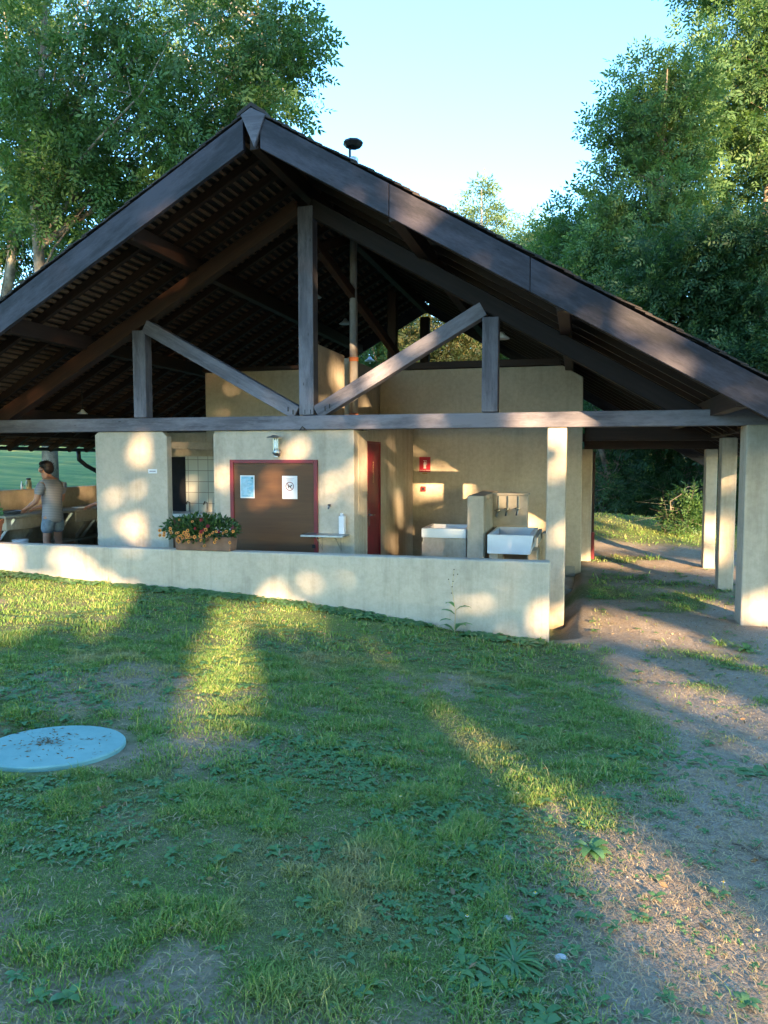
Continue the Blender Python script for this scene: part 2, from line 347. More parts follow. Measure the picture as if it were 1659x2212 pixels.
beam('beam', (3.62, 3.95, 2.24), (5.9, 3.95, 2.24), .12, .24, M_RAFT, B)
beam('beam', (3.62, 4.69, 2.11), (5.98, 4.69, 2.11), .16, .24, M_RAFT, B)
beam('beam', (5.66, .35, 2.27), (5.72, 7.6, 2.22), .14, .18, M_RAFT, B)
beam('beam', (-5.8, .35, 2.29), (-5.8, 7.9, 2.29), .16, .18, M_RAFT, B)
beam('beam', (-4.0, 3.1, 2.36), (-3.11, 3.1, 2.36), .2, .1, M_RAFT, B)
beam('beam', (-3.9, 2.0, 2.06), (-1.36, 2.0, 2.0), .07, .12, M_PL2, B)
# side wall of the wash-up bay
wall('parapet_wall', (-6.05, .36, -.3), (-5.9, 4.6, 1.28), M_PL2)
wall('parapet_wall', (-6.05, 4.602, -.3), (-5.9, 7.5, 1.24), M_PL2)
# rear gable timbers + trusses
def truss(y, full=True, m=M_WOOD, mp=M_PRIN):
    o = []
    if full: beam('tie_beam', (-6.15, y+.09, 2.295), (6.15, y+.09, 2.285), .18, .185, m, B)
    for s in (-1, 1) if y < 5 else ():
        t = SR if s > 0 else SL
        beam('principal_rafter', (s*.08, y+.09, ZR-.55-t*.08), (s*4.85, y+.09, ZR-.55-t*4.85), .16, .21, mp if s < 0 else M_RAFT_SHADE, B, bevel=.008)
    if full:
        beam('king_post', (.04, y+.09, 2.392), (.04, y+.09, ZR-.6), .19, .205, m, B, up=(1, 0, 0))
        for s in (-1, 1):
            zt = ZR-.70-(SR if s > 0 else SL)*2.45
            beam('queen_post', (s*2.45, y+.09, 2.392), (s*2.45, y+.09, zt), .17, .20, m, B, up=(1, 0, 0))
            beam('brace', (s*.14+.03, y+.093, 2.42), (s*2.36, y+.093, 3.66), .17, .185, m, B)
truss(0)
beam('king_post', (.04, 4.69, 3.5), (.04, 4.69, ZR-.7), .17, .17, M_RAFT, B, up=(1, 0, 0))
truss(7.7, True, M_RAFT, M_RAFT)
# curved wind brace from king post to ridge, and ridge beam
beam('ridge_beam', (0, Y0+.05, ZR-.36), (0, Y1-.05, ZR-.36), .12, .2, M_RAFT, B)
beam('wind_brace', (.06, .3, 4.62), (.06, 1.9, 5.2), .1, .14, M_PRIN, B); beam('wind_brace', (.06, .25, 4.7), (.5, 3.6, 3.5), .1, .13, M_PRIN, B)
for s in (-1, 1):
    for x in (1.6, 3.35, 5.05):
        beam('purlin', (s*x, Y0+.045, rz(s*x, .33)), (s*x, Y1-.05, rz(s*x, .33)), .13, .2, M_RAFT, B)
        # purlin end that carries the barge board
    y = Y0+.10; k = 0
    while y < Y1-.05:
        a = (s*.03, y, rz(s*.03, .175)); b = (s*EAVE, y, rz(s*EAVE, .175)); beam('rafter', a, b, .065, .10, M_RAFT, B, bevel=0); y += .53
# battens and tiles (one covering per slope; courses stay inside it)
for s in (-1, 1):
    t = SR if s > 0 else SL; sl_ = math.hypot(1, t); bt = MB(); ti = MB()
    M = Matrix.Rotation(s*math.atan(t), 4, 'Y')
    d = .06; L = EAVE*sl_
    while d < L:
        x = s*d/sl_; T = Matrix.Translation((x, 0, rz(x, .105)))@M; bt.box((-.019, Y0+.02, -.018), (.019, Y1-.02, .018), T); d += .112
    d = .0; row = 0
    ys = np.arange(Y0-.03, Y1, .17)
    while d < L+.06:
        off = (row % 2)*.085
        for y in ys:
            lift = rnd.uniform(-.006, .008)+.015*math.sin(y*.9+d*.7)*.5; x = s*(d+.06)/sl_; T = Matrix.Translation((x, 0, rz(x, .045)+lift))@Matrix.Rotation(s*(math.atan(t)-.07), 4, 'Y')
            ya = max(y-off+.002, Y0-.035); yb = min(y-off+.168, Y1+.03)
            if yb-ya > .02: ti.box((-.09, ya, -.007), (.09, yb, .007), T)
        d += .112; row += 1
    rc = ti.build('tile_covering', M_TILE, B); bt.build('batten_layer', M_BATT, rc)
    so_ = MB().add([(s*.0, Y0, rz(0, .075)), (s*EAVE, Y0, rz(s*EAVE, .075)), (s*EAVE, Y1, rz(s*EAVE, .075)), (0, Y1, rz(0, .075))], [(0, 1, 2, 3)]).build('underlay', M_TILE, rc)
rt = MB()
for i in range(33): rt.prism([(-.17, ZR-.13), (-.17, ZR-.09), (0, ZR+.012+.008*(i % 2)), (.17, ZR-.10), (.17, ZR-.14), (0, ZR-.03)], Y0-.04+i*.295, Y0-.04+i*.295+.30)
rt.build('ridge_tiles', M_TILE, B)
# barge boards with their joints, and the apex block
def barge(s, x0, x1, dz=0, dy=0):
    t = SR if s > 0 else SL
    zt = lambda x: ZR-.085-t*x+dz; zb = lambda x: ZR-.425-t*x+dz
    pts = [(x0, zb(x0)), (x1, zb(x1)), (x1, zt(x1)), (x0, zt(x0))]
    L = math.hypot(1, t); c = Vector(((x0+x1)/2*s, Y0+dy, (zt(x0)+zb(x1))/2)); ang = -s*math.atan(t)
    R = Matrix.Rotation(-ang, 4, 'Y'); q = [R.inverted()@(Vector((s*x, 0, z))-Vector((c.x, 0, c.z))) for x, z in pts]
    if s < 0: q = q[::-1]
    o = MB().prism([(v.x, v.z) for v in q], -.03, .03).build('barge_board', M_BARGE, B, bevel=.005); o.matrix_local = Matrix.Translation(c)@R
for a, b in ((.10, 1.55), (1.556, 3.02), (3.026, 6.35)): barge(1, a, b)
barge(-1, .10, 6.35)
MB().prism([(.035, ZR-.47), (.17, ZR-.14), (0, ZR-.05), (-.12, ZR-.115)], Y0-.05, Y0+.02).build('apex_block', M_WOOD, B, bevel=.006)
for a, b in ((.10, 6.35),):                # rear barge boards
    for s in (-1, 1):
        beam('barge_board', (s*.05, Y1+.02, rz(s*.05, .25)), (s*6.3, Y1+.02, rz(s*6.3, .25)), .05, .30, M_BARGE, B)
# cupboard front
cb = empty('cupboard_door'); cb.parent = B; cb.location = (0, 0, 0)
MB().box((-1.035, .032, .05), (.125, .049, 1.75)).build('panel', M_PLY, cb, bevel=.002)
fr = MB().box((-1.09, .015, .05), (-1.037, .049, 1.80)).box((.127, .015, .05), (.18, .049, 1.80)).box((-1.035, .015, 1.752), (.125, .049, 1.80)).build('frame', M_RED, cb, bevel=.004)
MB().box((.105, .005, .62), (.150, .014, .67)).build('latch', M_BLACK, cb)
# red door
dr = empty('door'); dr.parent = B
MB().box((.60, .715, .005), (.665, 1.378, 2.03)).build('panel', M_RED, dr, bevel=.004)
MB().box((.668, .755, .86), (.676, .80, 1.10)).tube([(.676, .778, 1.02), (.72, .778, 1.02), (.725, .89, 1.02)], .009, 8).build('handle', M_CHROME, dr)
MB().box((.60, .700, 0), (.684, .714, 2.06)).box((.60, 1.379, 0), (.684, 1.392, 2.06)).box((.60, .714, 2.032), (.684, 1.379, 2.06)).build('frame', M_RED, dr)
# inner doorway, tiles and second red door
MB().box((-3.88, 2.99, .02), (-3.47, 3.017, 1.85)).build('doorway_shade_panel', M_DOOR_SHADE, B)  # dark panel on the wall standing in for the shade of an open doorway
MB().box((-3.455, 2.985, .05), (-2.6, 2.998, 1.86)).build('wall_tiles', M_WTILE, B)
d2 = empty('door'); d2.parent = B; tag(d2, 'red door standing open beyond the wing')
MB().box((3.79, 5.05, -.05), (3.83, 5.85, 1.95)).build('panel', M_RAFT, d2, bevel=.003); MB().box((3.785, 5.0, -.05), (3.84, 5.045, .45)).build('frame', M_RED, d2)
# gutter + downpipe
gu = MB(); n = 26
for i in range(n):
    pass
gp = [(-6.33, -1.4, 2.04), (-6.33, 8.1, 2.02)]
prof = [(math.cos(a)*.065, math.sin(a)*.065) for a in np.linspace(math.pi, 2*math.pi, 9)]
vs = []
for q in gp:
    for a, b in prof: vs.append((q[0]+a, q[1], q[2]+b))
    for a, b in prof[::-1]: vs.append((q[0]+a*.93, q[1], q[2]+b*.93+.001))
k = 18; gu.add(vs, [(i, (i+1) % k, (i+1) % k+k, i+k) for i in range(k)])
for i in range(14):
    y = -1.2+i*.68; gu.tube([(-6.27, y, 2.05), (-6.26, y, 2.13), (-6.20, y+.02, 2.17)], .010, 5)
g_ = gu.build('gutter', M_BLACK, B)
MB().tube([(-6.33, 3.78, 1.99), (-6.33, 3.8, 1.80), (-6.28, 3.95, 1.68), (-6.1, 4.35, 1.45), (-6.08, 4.45, 1.3), (-6.08, 4.45, .3)], .045, 10).build('downpipe', M_BLACK, g_, smooth=True)
g2 = MB().tube([(6.34, -1.4, 2.0), (6.34, 8.1, 1.98)], .06, 10).build('gutter', M_BLACK, B)
# bolts on truss feet
for x, z in ((-.22, 2.47), (-.15, 2.43), (.02, 2.43), (.10, 2.43), (.30, 2.47), (.36, 2.5)): MB().box((x-.005, -.006, z-.03), (x+.005, .003, z+.03)).build('bolt', M_BLACK, B)
MB().tube([(-.04, -.02, 2.20), (-.01, -.03, 2.235), (.03, -.02, 2.20)], .009, 6).box((-.06, -.03, 2.185), (.05, -.01, 2.197)).build('hook', M_BLACK, B)

# flue
fp = empty('flue_pipe', (.235, 1.5, 0)); tag(fp, 'shiny metal flue pipe with rusty clamps rising to a cowl above the roof', 'flue pipe')
MB().lathe([(.062, 2.25), (.062, 3.3), (.066, 3.3), (.066, 3.32), (.062, 3.32), (.062, 4.15), (.055, 4.16), (.055, 6.24)], k=18).build('pipe', M_FLUE, fp, smooth=True)
for z in (2.47, 3.30): MB().lathe([(.064, z-.03), (.07, z-.03), (.07, z+.03), (.064, z+.03)], k=18).build('clamp', M_RUST, fp)
for q_ in ([(-.13, .15, 3.36), (-.06, .02, 3.31)], [(-.28, 0, 2.47), (-.06, 0, 2.47)]): MB().tube(q_, .010, 6).build('bracket', M_CHROME, fp)
MB().lathe([(.068, 6.02), (.075, 6.22), (.068, 6.23)], k=16).build('collar', M_STEEL, fp)
MB().lathe([(.005, 6.42), (.11, 6.39), (.155, 6.44), (.13, 6.475), (.05, 6.50), (.005, 6.51)], k=8).tube([(-.05, 0, 6.20), (-.05, 0, 6.42)], .02, 6).build('cowl', M_BLACK, fp)

# ------------------------------------------------------------------ low wall in front
lw = MB().prism([(-8.2, -.5), (3.25, -.5), (3.25, .70), (-8.2, .70)], -1.18, -1.0).build('low_wall', M_PL, bevel=.02, seg=3)
tag(lw, 'long low cream plastered wall between the lawn and the shelter', 'wall')

# ------------------------------------------------------------------ wall lamp, pendants
wl = empty('wall_lamp', (-.40, .05, 1.83)); tag(wl, 'grey metal wall lamp above the brown cupboard door', 'lamp')
MB().box((-.035, -.03, 0), (.02, -.001, .24)).build('back_plate', M_STEEL, wl, bevel=.004)
MB().lathe([(.10, .26), (.105, .27), (.03, .295), (.005, .30)], (0, -.10, 0), 20).build('top_disc', M_STEEL, wl)
hb = MB(); hb.ball((.02, -.06, .07), (.062, .06, .055)); hb.build('globe', M_STEEL, wl, smooth=True)
for dx in (-.01, .025, .055): MB().tube([(dx, -.11, .08), (dx, -.11, .265)], .006, 6).build('rod', M_CHROME, wl)
def pendant(px, py, label, s):
    D = 8.0
    for _ in range(400):                       # walk along the sight line until it is just under the rafters
        q = at(px, py, D)
        if q[2] > rz(q[0], .62): break
        D += .03
    e = empty('pendant_lamp', q); tag(e, label, 'lamp', 'hanging lamps under the roof')
    MB().lathe([(.14*s, 0), (.145*s, .006*s), (.06*s, .07*s), (.03*s, .12*s), (.02*s, .12*s)], k=20).build('shade', M_WHITE, e, smooth=True)
    MB().tube([(0, 0, .11*s), (0, 0, rz(q[0], .2)-q[2])], .008, 5).build('rod', M_BLACK, e)
pendant(1084, 732, 'white hanging lamp lit by sun beside the right queen post', .9)
pendant(680, 643, 'white hanging lamp just right of the king post', .8); pendant(746, 700, 'small white hanging lamp beside the metal flue pipe', .9)
pendant(178, 894, 'white hanging lamp low over the left wash-up bay', .6); pendant(799, 780, 'small white hanging lamp deep inside the roof right of the flue pipe', .9)

# ------------------------------------------------------------------ posters and signs
def text(name, s, size, loc, rot, mat, parent, ext=.0008):
    c = bpy.data.curves.new(name, 'FONT'); c.body = s; c.size = size; c.align_x = 'CENTER'; c.align_y = 'CENTER'; c.extrude = ext
    o0 = bpy.data.objects.new('tmp', c); link(o0); dg = bpy.context.evaluated_depsgraph_get(); me = bpy.data.meshes.new_from_object(o0.evaluated_get(dg)); bpy.data.objects.remove(o0)
    me.materials.clear(); me.materials.append(mat); o = link(bpy.data.objects.new(name, me), parent); o.location = loc; o.rotation_euler = rot; return o
FR = (math.pi/2, 0, 0)
a = on(518, 1027, y=.03); b = on(551, 1076, y=.03); cx, cz = (a[0]+b[0])/2, (a[2]+b[2])/2
e = empty('notice_sheet', (cx, .030, cz)); tag(e, 'pale blue printed notice taped on the left of the brown cupboard door', 'notice')
MB().box((-.105, -.003, -.155), (.105, 0, .155)).build('sheet', M_PAPER, e)
ln = MB(); ln.box((-.092, -.0045, -.14), (.092, -.0035, .14)); ln.build('print', M_PRINT, e)
ln = MB()
for i in range(16): ln.box((-.078, -.0056, .10-i*.014), (-.078+rnd.uniform(.07, .15), -.0048, .105-i*.014))
ln.build('printed_lines', simple('pale_ink', (.5, .62, .70), .6, bump=0), e); MB().box((.06, -.006, .105), (.085, -.0048, .13)).build('stamp', simple('dark_teal', (.06, .2, .22), .6, bump=0), e)
a = on(609, 1028, y=.03); b = on(643, 1078, y=.03); cx, cz = (a[0]+b[0])/2, (a[2]+b[2])/2
e = empty('notice_sheet', (cx, .030, cz)); tag(e, 'white sheet with a round no dogs symbol on the right of the brown cupboard door', 'notice')
MB().box((-.108, -.003, -.155), (.108, 0, .155)).build('sheet', M_PAPER, e)
M_MARK = simple('dark_red_ink', (.20, .06, .08), .6, bump=0); M_INK = simple('black_ink', (.05, .04, .06), .6, bump=0)
pr_ = MB(); k = 32; R0, R1 = .050, .060
vs = [(R*math.cos(2*math.pi*i/k), -.0045, .015+R*math.sin(2*math.pi*i/k)) for R in (R0, R1) for i in range(k)]
pr_.add(vs, [(i, (i+1) % k, (i+1) % k+k, i+k) for i in range(k)]); pr_.add([(-.042, -.0046, .053), (-.035, -.0046, .058), (.042, -.0046, -.023), (.035, -.0046, -.028)], [(0, 1, 2, 3)]); pr_.build('ring_and_bar', M_MARK, e)
dg_ = MB(); dg_.box((-.022, -.0055, .008), (.018, -.005, .024)).box((.016, -.0055, .018), (.034, -.005, .036)).box((-.030, -.0055, .018), (-.020, -.005, .034))
for x in (-.02, -.012, .008, .016): dg_.box((x-.003, -.0055, -.012), (x+.003, -.005, .009))
dg_.build('dog_symbol', M_INK, e)
tx = MB()
for i, w_ in enumerate((.13, .09)): tx.box((-w_/2, -.0045, .115-i*.018), (w_/2, -.004, .121-i*.018))
tx.build('printed_lines', simple('grey_ink', (.45, .40, .45), .6, bump=0), e)
# extinguisher sign
a = on(906, 987, y=3.65); b = on(930, 1020, y=3.65)
e = empty('extinguisher_sign', ((a[0]+b[0])/2, 3.646, (a[2]+b[2])/2)); tag(e, 'red fire extinguisher sign on the ochre back wall', 'sign')
M_SRED = simple('sign_red', (.40, .015, .03), .4, var=.08, bump=0); M_SW = simple('sign_white', (.75, .6, .58), .5, var=.05, bump=0)
MB().box((-.10, -.004, -.135), (.10, 0, .135)).build('plate', M_SRED, e)
ex = MB(); ex.prism([(-.022, -.07), (.022, -.07), (.022, .03), (.008, .05), (-.008, .05), (-.022, .03)], -.006, -.0045).box((-.006, -.006, .052), (.006, -.0045, .065)).box((-.03, -.006, .066), (.012, -.0045, .074)).box((.03, -.006, -.01), (.036, -.0045, .07)).box((.012, -.006, .066), (.036, -.0045, .072))
ex.build('extinguisher_symbol', M_SW, e); text('lettering', 'EXTINCTEUR', .03, (0, -.0055, -.108), FR, M_SW, e)
MB().box((-.045, -.004, -.165), (.045, 0, -.148)).build('yellow_strip', simple('yellow_label', (.4, .22, .05), .6, bump=0), e)
e = empty('alarm_box', (on(915, 1056, y=3.65)[0], 3.65, on(915, 1056, y=3.65)[2])); tag(e, 'small dark red call point box under the extinguisher sign', 'call point')
MB().box((-.045, -.04, -.045), (.045, 0, .045)).build('housing', M_RED, e, bevel=.006); MB().box((-.022, -.044, -.022), (.022, -.041, .022)).build('push_plate', M_BLACK, e)
q = on(330, 1018, y=.04); e = empty('name_plate', (q[0], .037, q[2])); tag(e, 'tiny white plate fixed to the cream pier', 'plate')
MB().box((-.07, -.004, -.03), (.07, 0, .03)).build('plate', M_PAPER, e, bevel=.002); MB().box((-.05, -.0055, -.008), (.05, -.0045, .008)).build('faded_letters', simple('grey_letters', (.3, .28, .3), .6, bump=0), e)
e = empty('door_sign', (.666, 1.03, 1.62)); tag(e, 'pale vertical lettering plate on the narrow red door', 'sign')
text('lettering', 'CHAUFFERIE', .055, (.002, 0, 0), (math.pi/2, -math.pi/2, math.pi/2), simple('faded_yellow', (.6, .35, .2), .6, bump=0), e)
# shelf, tap, dispenser
q = on(712, 1154, y=.05); zs = q[2]
e = empty('wall_shelf', (q[0], .05, zs)); tag(e, 'thin pale shelf on brackets right of the cupboard door', 'shelf')
MB().box((-.30, -.30, -.012), (.28, -.002, .012)).build('board', M_STEEL, e, bevel=.003)
for x in (-.10, .16): MB().tube([(x, -.26, -.015), (x, -.01, -.015), (x, -.01, -.22)], .007, 6).tube([(x, -.24, -.02), (x, -.012, -.2)], .006, 6).build('bracket', M_CONC, e)
q = on(714, 1094, y=.05); e = empty('wall_tap', q); tag(e, 'small dark wall tap above the pale shelf', 'tap')
MB().tube([(0, 0, 0), (0, -.06, 0), (-.005, -.08, -.03)], .011, 8).build('spout', M_CHROME, e); MB().ball((.0, -.05, .022), (.026, .018, .012)).build('knob', M_BLACK, e)
q = on(737, 1125, y=-.05); e = empty('soap_dispenser', (q[0], .046, zs+.014)); tag(e, 'tall white dispenser standing on the pale shelf', 'dispenser')
MB().box((-.04, -.09, 0), (.04, -.004, .24)).build('body', M_PAPER, e, bevel=.012); MB().box((-.02, -.08, .241), (.02, -.03, .275)).build('pump', M_PAPER, e, bevel=.006)
wst = MB().box((-.052, .005, .0), (-.044, .012, .0)) if False else None

# ------------------------------------------------------------------ washbasins in the alcove
def X(px, y, py=1150): return on(px, py, y=y)[0]
e = empty('wash_basin_block', (0, 0, 0)); tag(e, 'white basin set on a cream plinth left of the dividing wall', 'basin')
x0, x1 = X(913, 1.35), X(1008, 1.35)
MB().box((x0, 1.35, 0), (x1-.004, 2.1, .66)).build('plinth', M_PL, e, bevel=.01)
bs = MB(); bs.box((x0-.015, 1.33, .662), (x1-.004, 1.38, .80)).box((x0-.015, 2.07, .662), (x1-.004, 2.12, .80)).box((x0-.015, 1.382, .662), (x0+.035, 2.068, .80)).box((x1-.054, 1.382, .662), (x1-.004, 2.068, .80)).box((x0+.035, 1.382, .67), (x1-.055, 2.068, .69))
bs.build('basin', M_WHITE, e, bevel=.012)
MB().box((x0-.01, 1.345, 0), (x0+.02, 1.349, .60)).build('edge_trim', M_PL, e)
e = empty('dividing_wall', (0, 0, 0)); tag(e, 'stubby cream dividing wall between the two basins', 'wall')
xa, xb = X(1009, 1.2), X(1045, 1.2); MB().box((xa, 1.2, 0), (xb, 3.1, 1.29)).build('wall', M_PL, e, bevel=.012)
xc = X(1140, 2.3, 1100); MB().box((xb+.003, 2.3, 0), (xc, 2.45, 1.25)).build('splashback', M_CONC, e, bevel=.008); MB().box((xb+.003, 2.27, 1.253), (xc+.02, 2.48, 1.285)).build('capping', M_CONC, e, bevel=.005)
MB().box((xb+.004, 2.292, .78), (xc-.02, 2.298, .0)).box((xb+.004, 1.25, .0), (xb+.012, 2.25, 1.22)).build('side_board', M_PL2, e)
e = empty('trough_sink', (0, 0, 0)); tag(e, 'deep white trough sink with taps right of the dividing wall', 'sink')
x0, x1 = X(1053, 1.0, 1180), X(1153, 1.0, 1180); z0, z1 = .50, .765
bs = MB(); bs.prism([(x0, z0), (x1-.05, z0), (x1, z1), (x0, z1)], .98, 1.02).box((x0, 1.022, z0+.05), (x0+.04, 2.25, z1)).prism([(x1-.06, z0), (x1-.05, z0), (x1, z1), (x1-.05, z1)], 1.022, 2.25).box((x0+.042, 2.21, z0), (x1-.052, 2.25, z1)).box((x0+.04, 1.022, z0), (x1-.055, 2.25, z0+.03)).box((x0+.55, 1.022, z0+.03), (x0+.57, 2.2, z1-.03))
bs.build('basin', M_WHITE, e, bevel=.008)
MB().box((x0+.02, 1.05, 0), (x0+.14, 1.9, z0-.002)).box((x1-.10, 1.5, 0), (x1+.02, 2.2, z0-.002)).build('support', M_PL, e, bevel=.01)
MB().prism_x([(1.02, z1-.16), (2.3, z1-.16), (2.3, z1-.02), (1.02, z1-.03)], x1+.005, x1+.05).build('side_rail', M_PL, e)
for px, py in ((1076, 1106), (1096, 1103), (1119, 1102)):
    q = on(px, py, y=2.27); MB().tube([(q[0], 2.27, q[2]), (q[0], 2.12, q[2]), (q[0]-.01, 2.09, q[2]-.07)], .014, 8).ball((q[0], 2.20, q[2]+.03), (.05, .02, .014)).tube([(q[0], 2.285, q[2]), (q[0], 2.285, 1.24)], .012, 6).build('tap', M_CHROME, e)
q = on(1184, 1170, y=1.6)
wall('wall_stub', (3.02, 1.9, 0), (3.14, 2.2, .72))

# ------------------------------------------------------------------ wash-up bay
e = empty('wash_up_counter', (0, 0, 0)); tag(e, 'long stone wash-up counter with slanting legs along the left parapet', 'counter')
MB().box((-5.88, .5, .86), (-5.22, 4.3, .905)).build('worktop', M_CONC, e, bevel=.01)
MB().box((-5.86, .6, .66), (-5.30, 1.9, .857)).box((-5.86, 2.3, .66), (-5.30, 3.7, .857)).build('sink_trough', M_PL, e, bevel=.02)
for y in (.75, 2.15, 3.0, 4.1):
    beam('leg', (-5.26, y, .85), (-5.80, y-.25, .02), .05, .05, M_STEEL, e)
MB().box((-5.85, .6, .30), (-5.45, 4.1, .34)).build('lower_shelf', M_CONC, e, bevel=.008)
for y in (1.2, 2.6, 3.6):
    MB().prism([(-5.86, .0), (-5.5, .0), (-5.44, .08), (-5.55, .2), (-5.5, .42), (-5.34, .6), (-5.34, .655), (-5.86, .655)], y-.05, y+.05).build('pedestal', M_PL, e, bevel=.01)
q = on(62, 1053, x=-5.97); e = empty('glass_jar', (q[0], q[1], 1.281)); tag(e, 'dark lidded glass jar standing on the left parapet', 'jar')
MB().lathe([(.045, 0), (.052, .02), (.052, .12), (.035, .15), (.035, .16)], k=14).build('jar', simple('cloudy_glass', (.35, .30, .16), .2, var=.3), e, smooth=True); MB().lathe([(.04, .161), (.04, .19), (.01, .195)], k=14).build('lid', M_BLACK, e)
q = on(47, 1053, x=-5.97); e = empty('washing_up_bottle', (q[0], q[1], 1.281)); tag(e, 'small pale bottle left of the dark lidded jar', 'bottle')
MB().lathe([(.022, 0), (.024, .07), (.012, .10), (.010, .13), (.003, .14)], k=12).build('bottle', M_WHITE, e, smooth=True)
q = on(150, 1108, z=.905); e = empty('white_plate', (-5.42, 2.55, .907)); tag(e, 'white plate lying on the wash-up counter right of the standing man', 'plate')
MB().lathe([(.08, 0), (.13, .015), (.128, .02), (.07, .006), (.002, .006)], k=24).build('plate', M_WHITE, e, smooth=True)
for yy in (2.75,): 
    pass
e = empty('washing_up_bowl', (-5.5, .95, .907)); tag(e, 'low pale bowl on the counter in front of the standing man', 'bowl')
MB().lathe([(.12, 0), (.16, .05), (.165, .055), (.155, .05), (.11, .008), (.002, .008)], k=24).build('bowl', M_STEEL, e, smooth=True)
e = empty('white_bucket', (-5.15, .72, 0)); tag(e, 'white bucket under the wash-up counter beside the man', 'bucket')
MB().lathe([(.09, 0), (.12, .5), (.125, .52), (.115, .5), (.085, .02), (.002, .02)], k=20).build('bucket', M_PAPER, e, smooth=True)
e = empty('dish_counter', (0, 0, 0)); tag(e, 'tiled wash counter with taps in the gap right of the pier', 'counter')
MB().box((-3.9, 2.45, .78), (-1.9, 2.98, .85)).build('worktop', M_WHITE, e, bevel=.008); MB().box((-3.85, 2.5, .0), (-1.95, 2.97, .777)).build('cupboard_base', M_PLY, e)
for x in (-3.35, -3.0, -2.75):
    MB().tube([(x, 2.93, .85), (x, 2.93, 1.02), (x, 2.84, 1.04), (x, 2.80, .99)], .012, 8).build('tap', M_CHROME, e)

# ------------------------------------------------------------------ pots on the low wall
e = empty('terracotta_pot', (-4.03, -1.10, .70)); tag(e, 'orange terracotta pot with a leafy plant at the left end of the low wall', 'flower pot')
MB().lathe([(.105, 0), (.15, .25), (.165, .25), (.168, .31), (.152, .31), (.148, .27), (.002, .27)], k=24).build('pot', M_TERRA, e, smooth=False)
def leaves(cen, dirs, ln, wd, droop=.0):                 # rhombic leaves as numpy quads
    n = len(cen); d = dirs/np.linalg.norm(dirs, axis=1, keepdims=True)
    u = np.cross(d, NR.normal(size=(n, 3))); u /= np.linalg.norm(u, axis=1, keepdims=True)
    ln = np.broadcast_to(ln, (n,))[:, None]; wd = np.broadcast_to(wd, (n,))[:, None]
    nrm = np.cross(d, u)
    V = np.stack([cen, cen+d*ln*.5+u*wd*.5+nrm*ln*.06, cen+d*ln-np.array([0, 0, 1.])*ln*droop, cen+d*ln*.5-u*wd*.5+nrm*ln*.06], 1).reshape(-1, 3)
    return V, np.arange(4*n).reshape(-1, 4)
def bush(n, c, r, ln, wd, up=.3):
    p = NR.normal(size=(n, 3)); p /= np.linalg.norm(p, axis=1, keepdims=True); p *= (NR.random((n, 1))**.4)
    cen = p*np.array(r)+np.array(c); d = p+np.array([0, 0, up])+NR.normal(size=(n, 3))*.5
    return leaves(cen, d, ln*NR.uniform(.6, 1.2, n), wd*NR.uniform(.6, 1.2, n))
V, F = bush(180, (0, 0, .40), (.14, .14, .14), .07, .04, .6); fast('foliage', V, F, L_BROAD, e)
a = on(385, 1184, y=-1.1); b = on(507, 1184, y=-1.1); cx = (a[0]+b[0])/2; wd_ = (b[0]-a[0])/2
e = empty('flower_trough', (cx, -1.10, .70)); tag(e, 'brown clay trough of orange and dark red flowers on the low wall', 'planter')
MB().prism([(-wd_+.02, 0), (wd_-.02, 0), (wd_, .17), (-wd_, .17)], -.095, .095).build('trough', M_PLANT, e, bevel=.012)
V, F = bush(1500, (-.06, 0, .25), (.52, .17, .17), .065, .035, .3); V[:, 2] = np.maximum(V[:, 2], .02); fast('foliage', V, F, leaf('petunia_leaf', [(.03, .07, .025), (.05, .11, .035), (.07, .12, .04)]), e)
def flower(c, nrm, r, mat_p, mat_c, parent):
    nrm = Vector(nrm).normalized(); a_ = nrm.orthogonal().normalized(); b_ = nrm.cross(a_); m = MB(); vs = [Vector(c)-nrm*r*.35]
    for i in range(10): q = 2*math.pi*i/10; rr = r*(1 if i % 2 else .82); vs.append(Vector(c)+(a_*math.cos(q)+b_*math.sin(q))*rr)
    m.add(vs, [(0, 1+i, 1+(i+1) % 10) for i in range(10)]); o = m.build('flower', mat_p, parent)
    m = MB(); m.ball(Vector(c)-nrm*r*.12, r*.33, 6, 4); m.build('flower_eye', mat_c, o); return o
M_EYE = simple('dark_flower_eye', (.10, .02, .02), .7, bump=0)
for i in range(52):
    t = rnd.uniform(0, 2*math.pi); u_ = rnd.uniform(.15, 1.0); x = -.06+.56*math.cos(t)*u_; z = .22+.20*math.sin(t)*u_; yv = -.17*math.sqrt(max(0, 1-u_*u_*.85))-.03
    if z < .03: z = .05
    red = (z > .24 and abs(x) < .3 and rnd.random() < .6)
    flower((x, yv, z), (rnd.uniform(-.4, .5), -1, rnd.uniform(.0, .7)), rnd.uniform(.018, .027), L_FLOWR if red else L_FLOW, M_EYE, e)

# ------------------------------------------------------------------ manhole cover
mh = MH
gzm = float(gz(*mh)); e = empty('manhole_cover', (mh[0], mh[1], gzm)); tag(e, 'round pale blue concrete manhole cover strewn with dry leaves in the lawn', 'manhole cover')
def mh_mat():
    m = Mt('pale_painted_concrete', .8, .3); co = m.coord(); c = m.ramp(m.noise(7, co, 8, .7), [(.3, (.18, .34, .31)), (.6, (.24, .42, .38))])
    d = m.ramp(m.noise(5, co, 9, .8, .8), [(.60, (0, 0, 0)), (.68, (1, 1, 1))]); m.col(m.mix(m.mix(.7, (0, 0, 0), d), c, (.16, .11, .08))); m.bump(m.noise(60, co), .2, .003); return m.m
lid = MB().lathe([(.352, -.12), (.352, -.01), (.365, -.008), (.365, .018), (.358, .024), (.002, .027)], k=56).build('lid', mh_mat(), e)
e.rotation_euler = (math.atan(-.075), 0, 0)
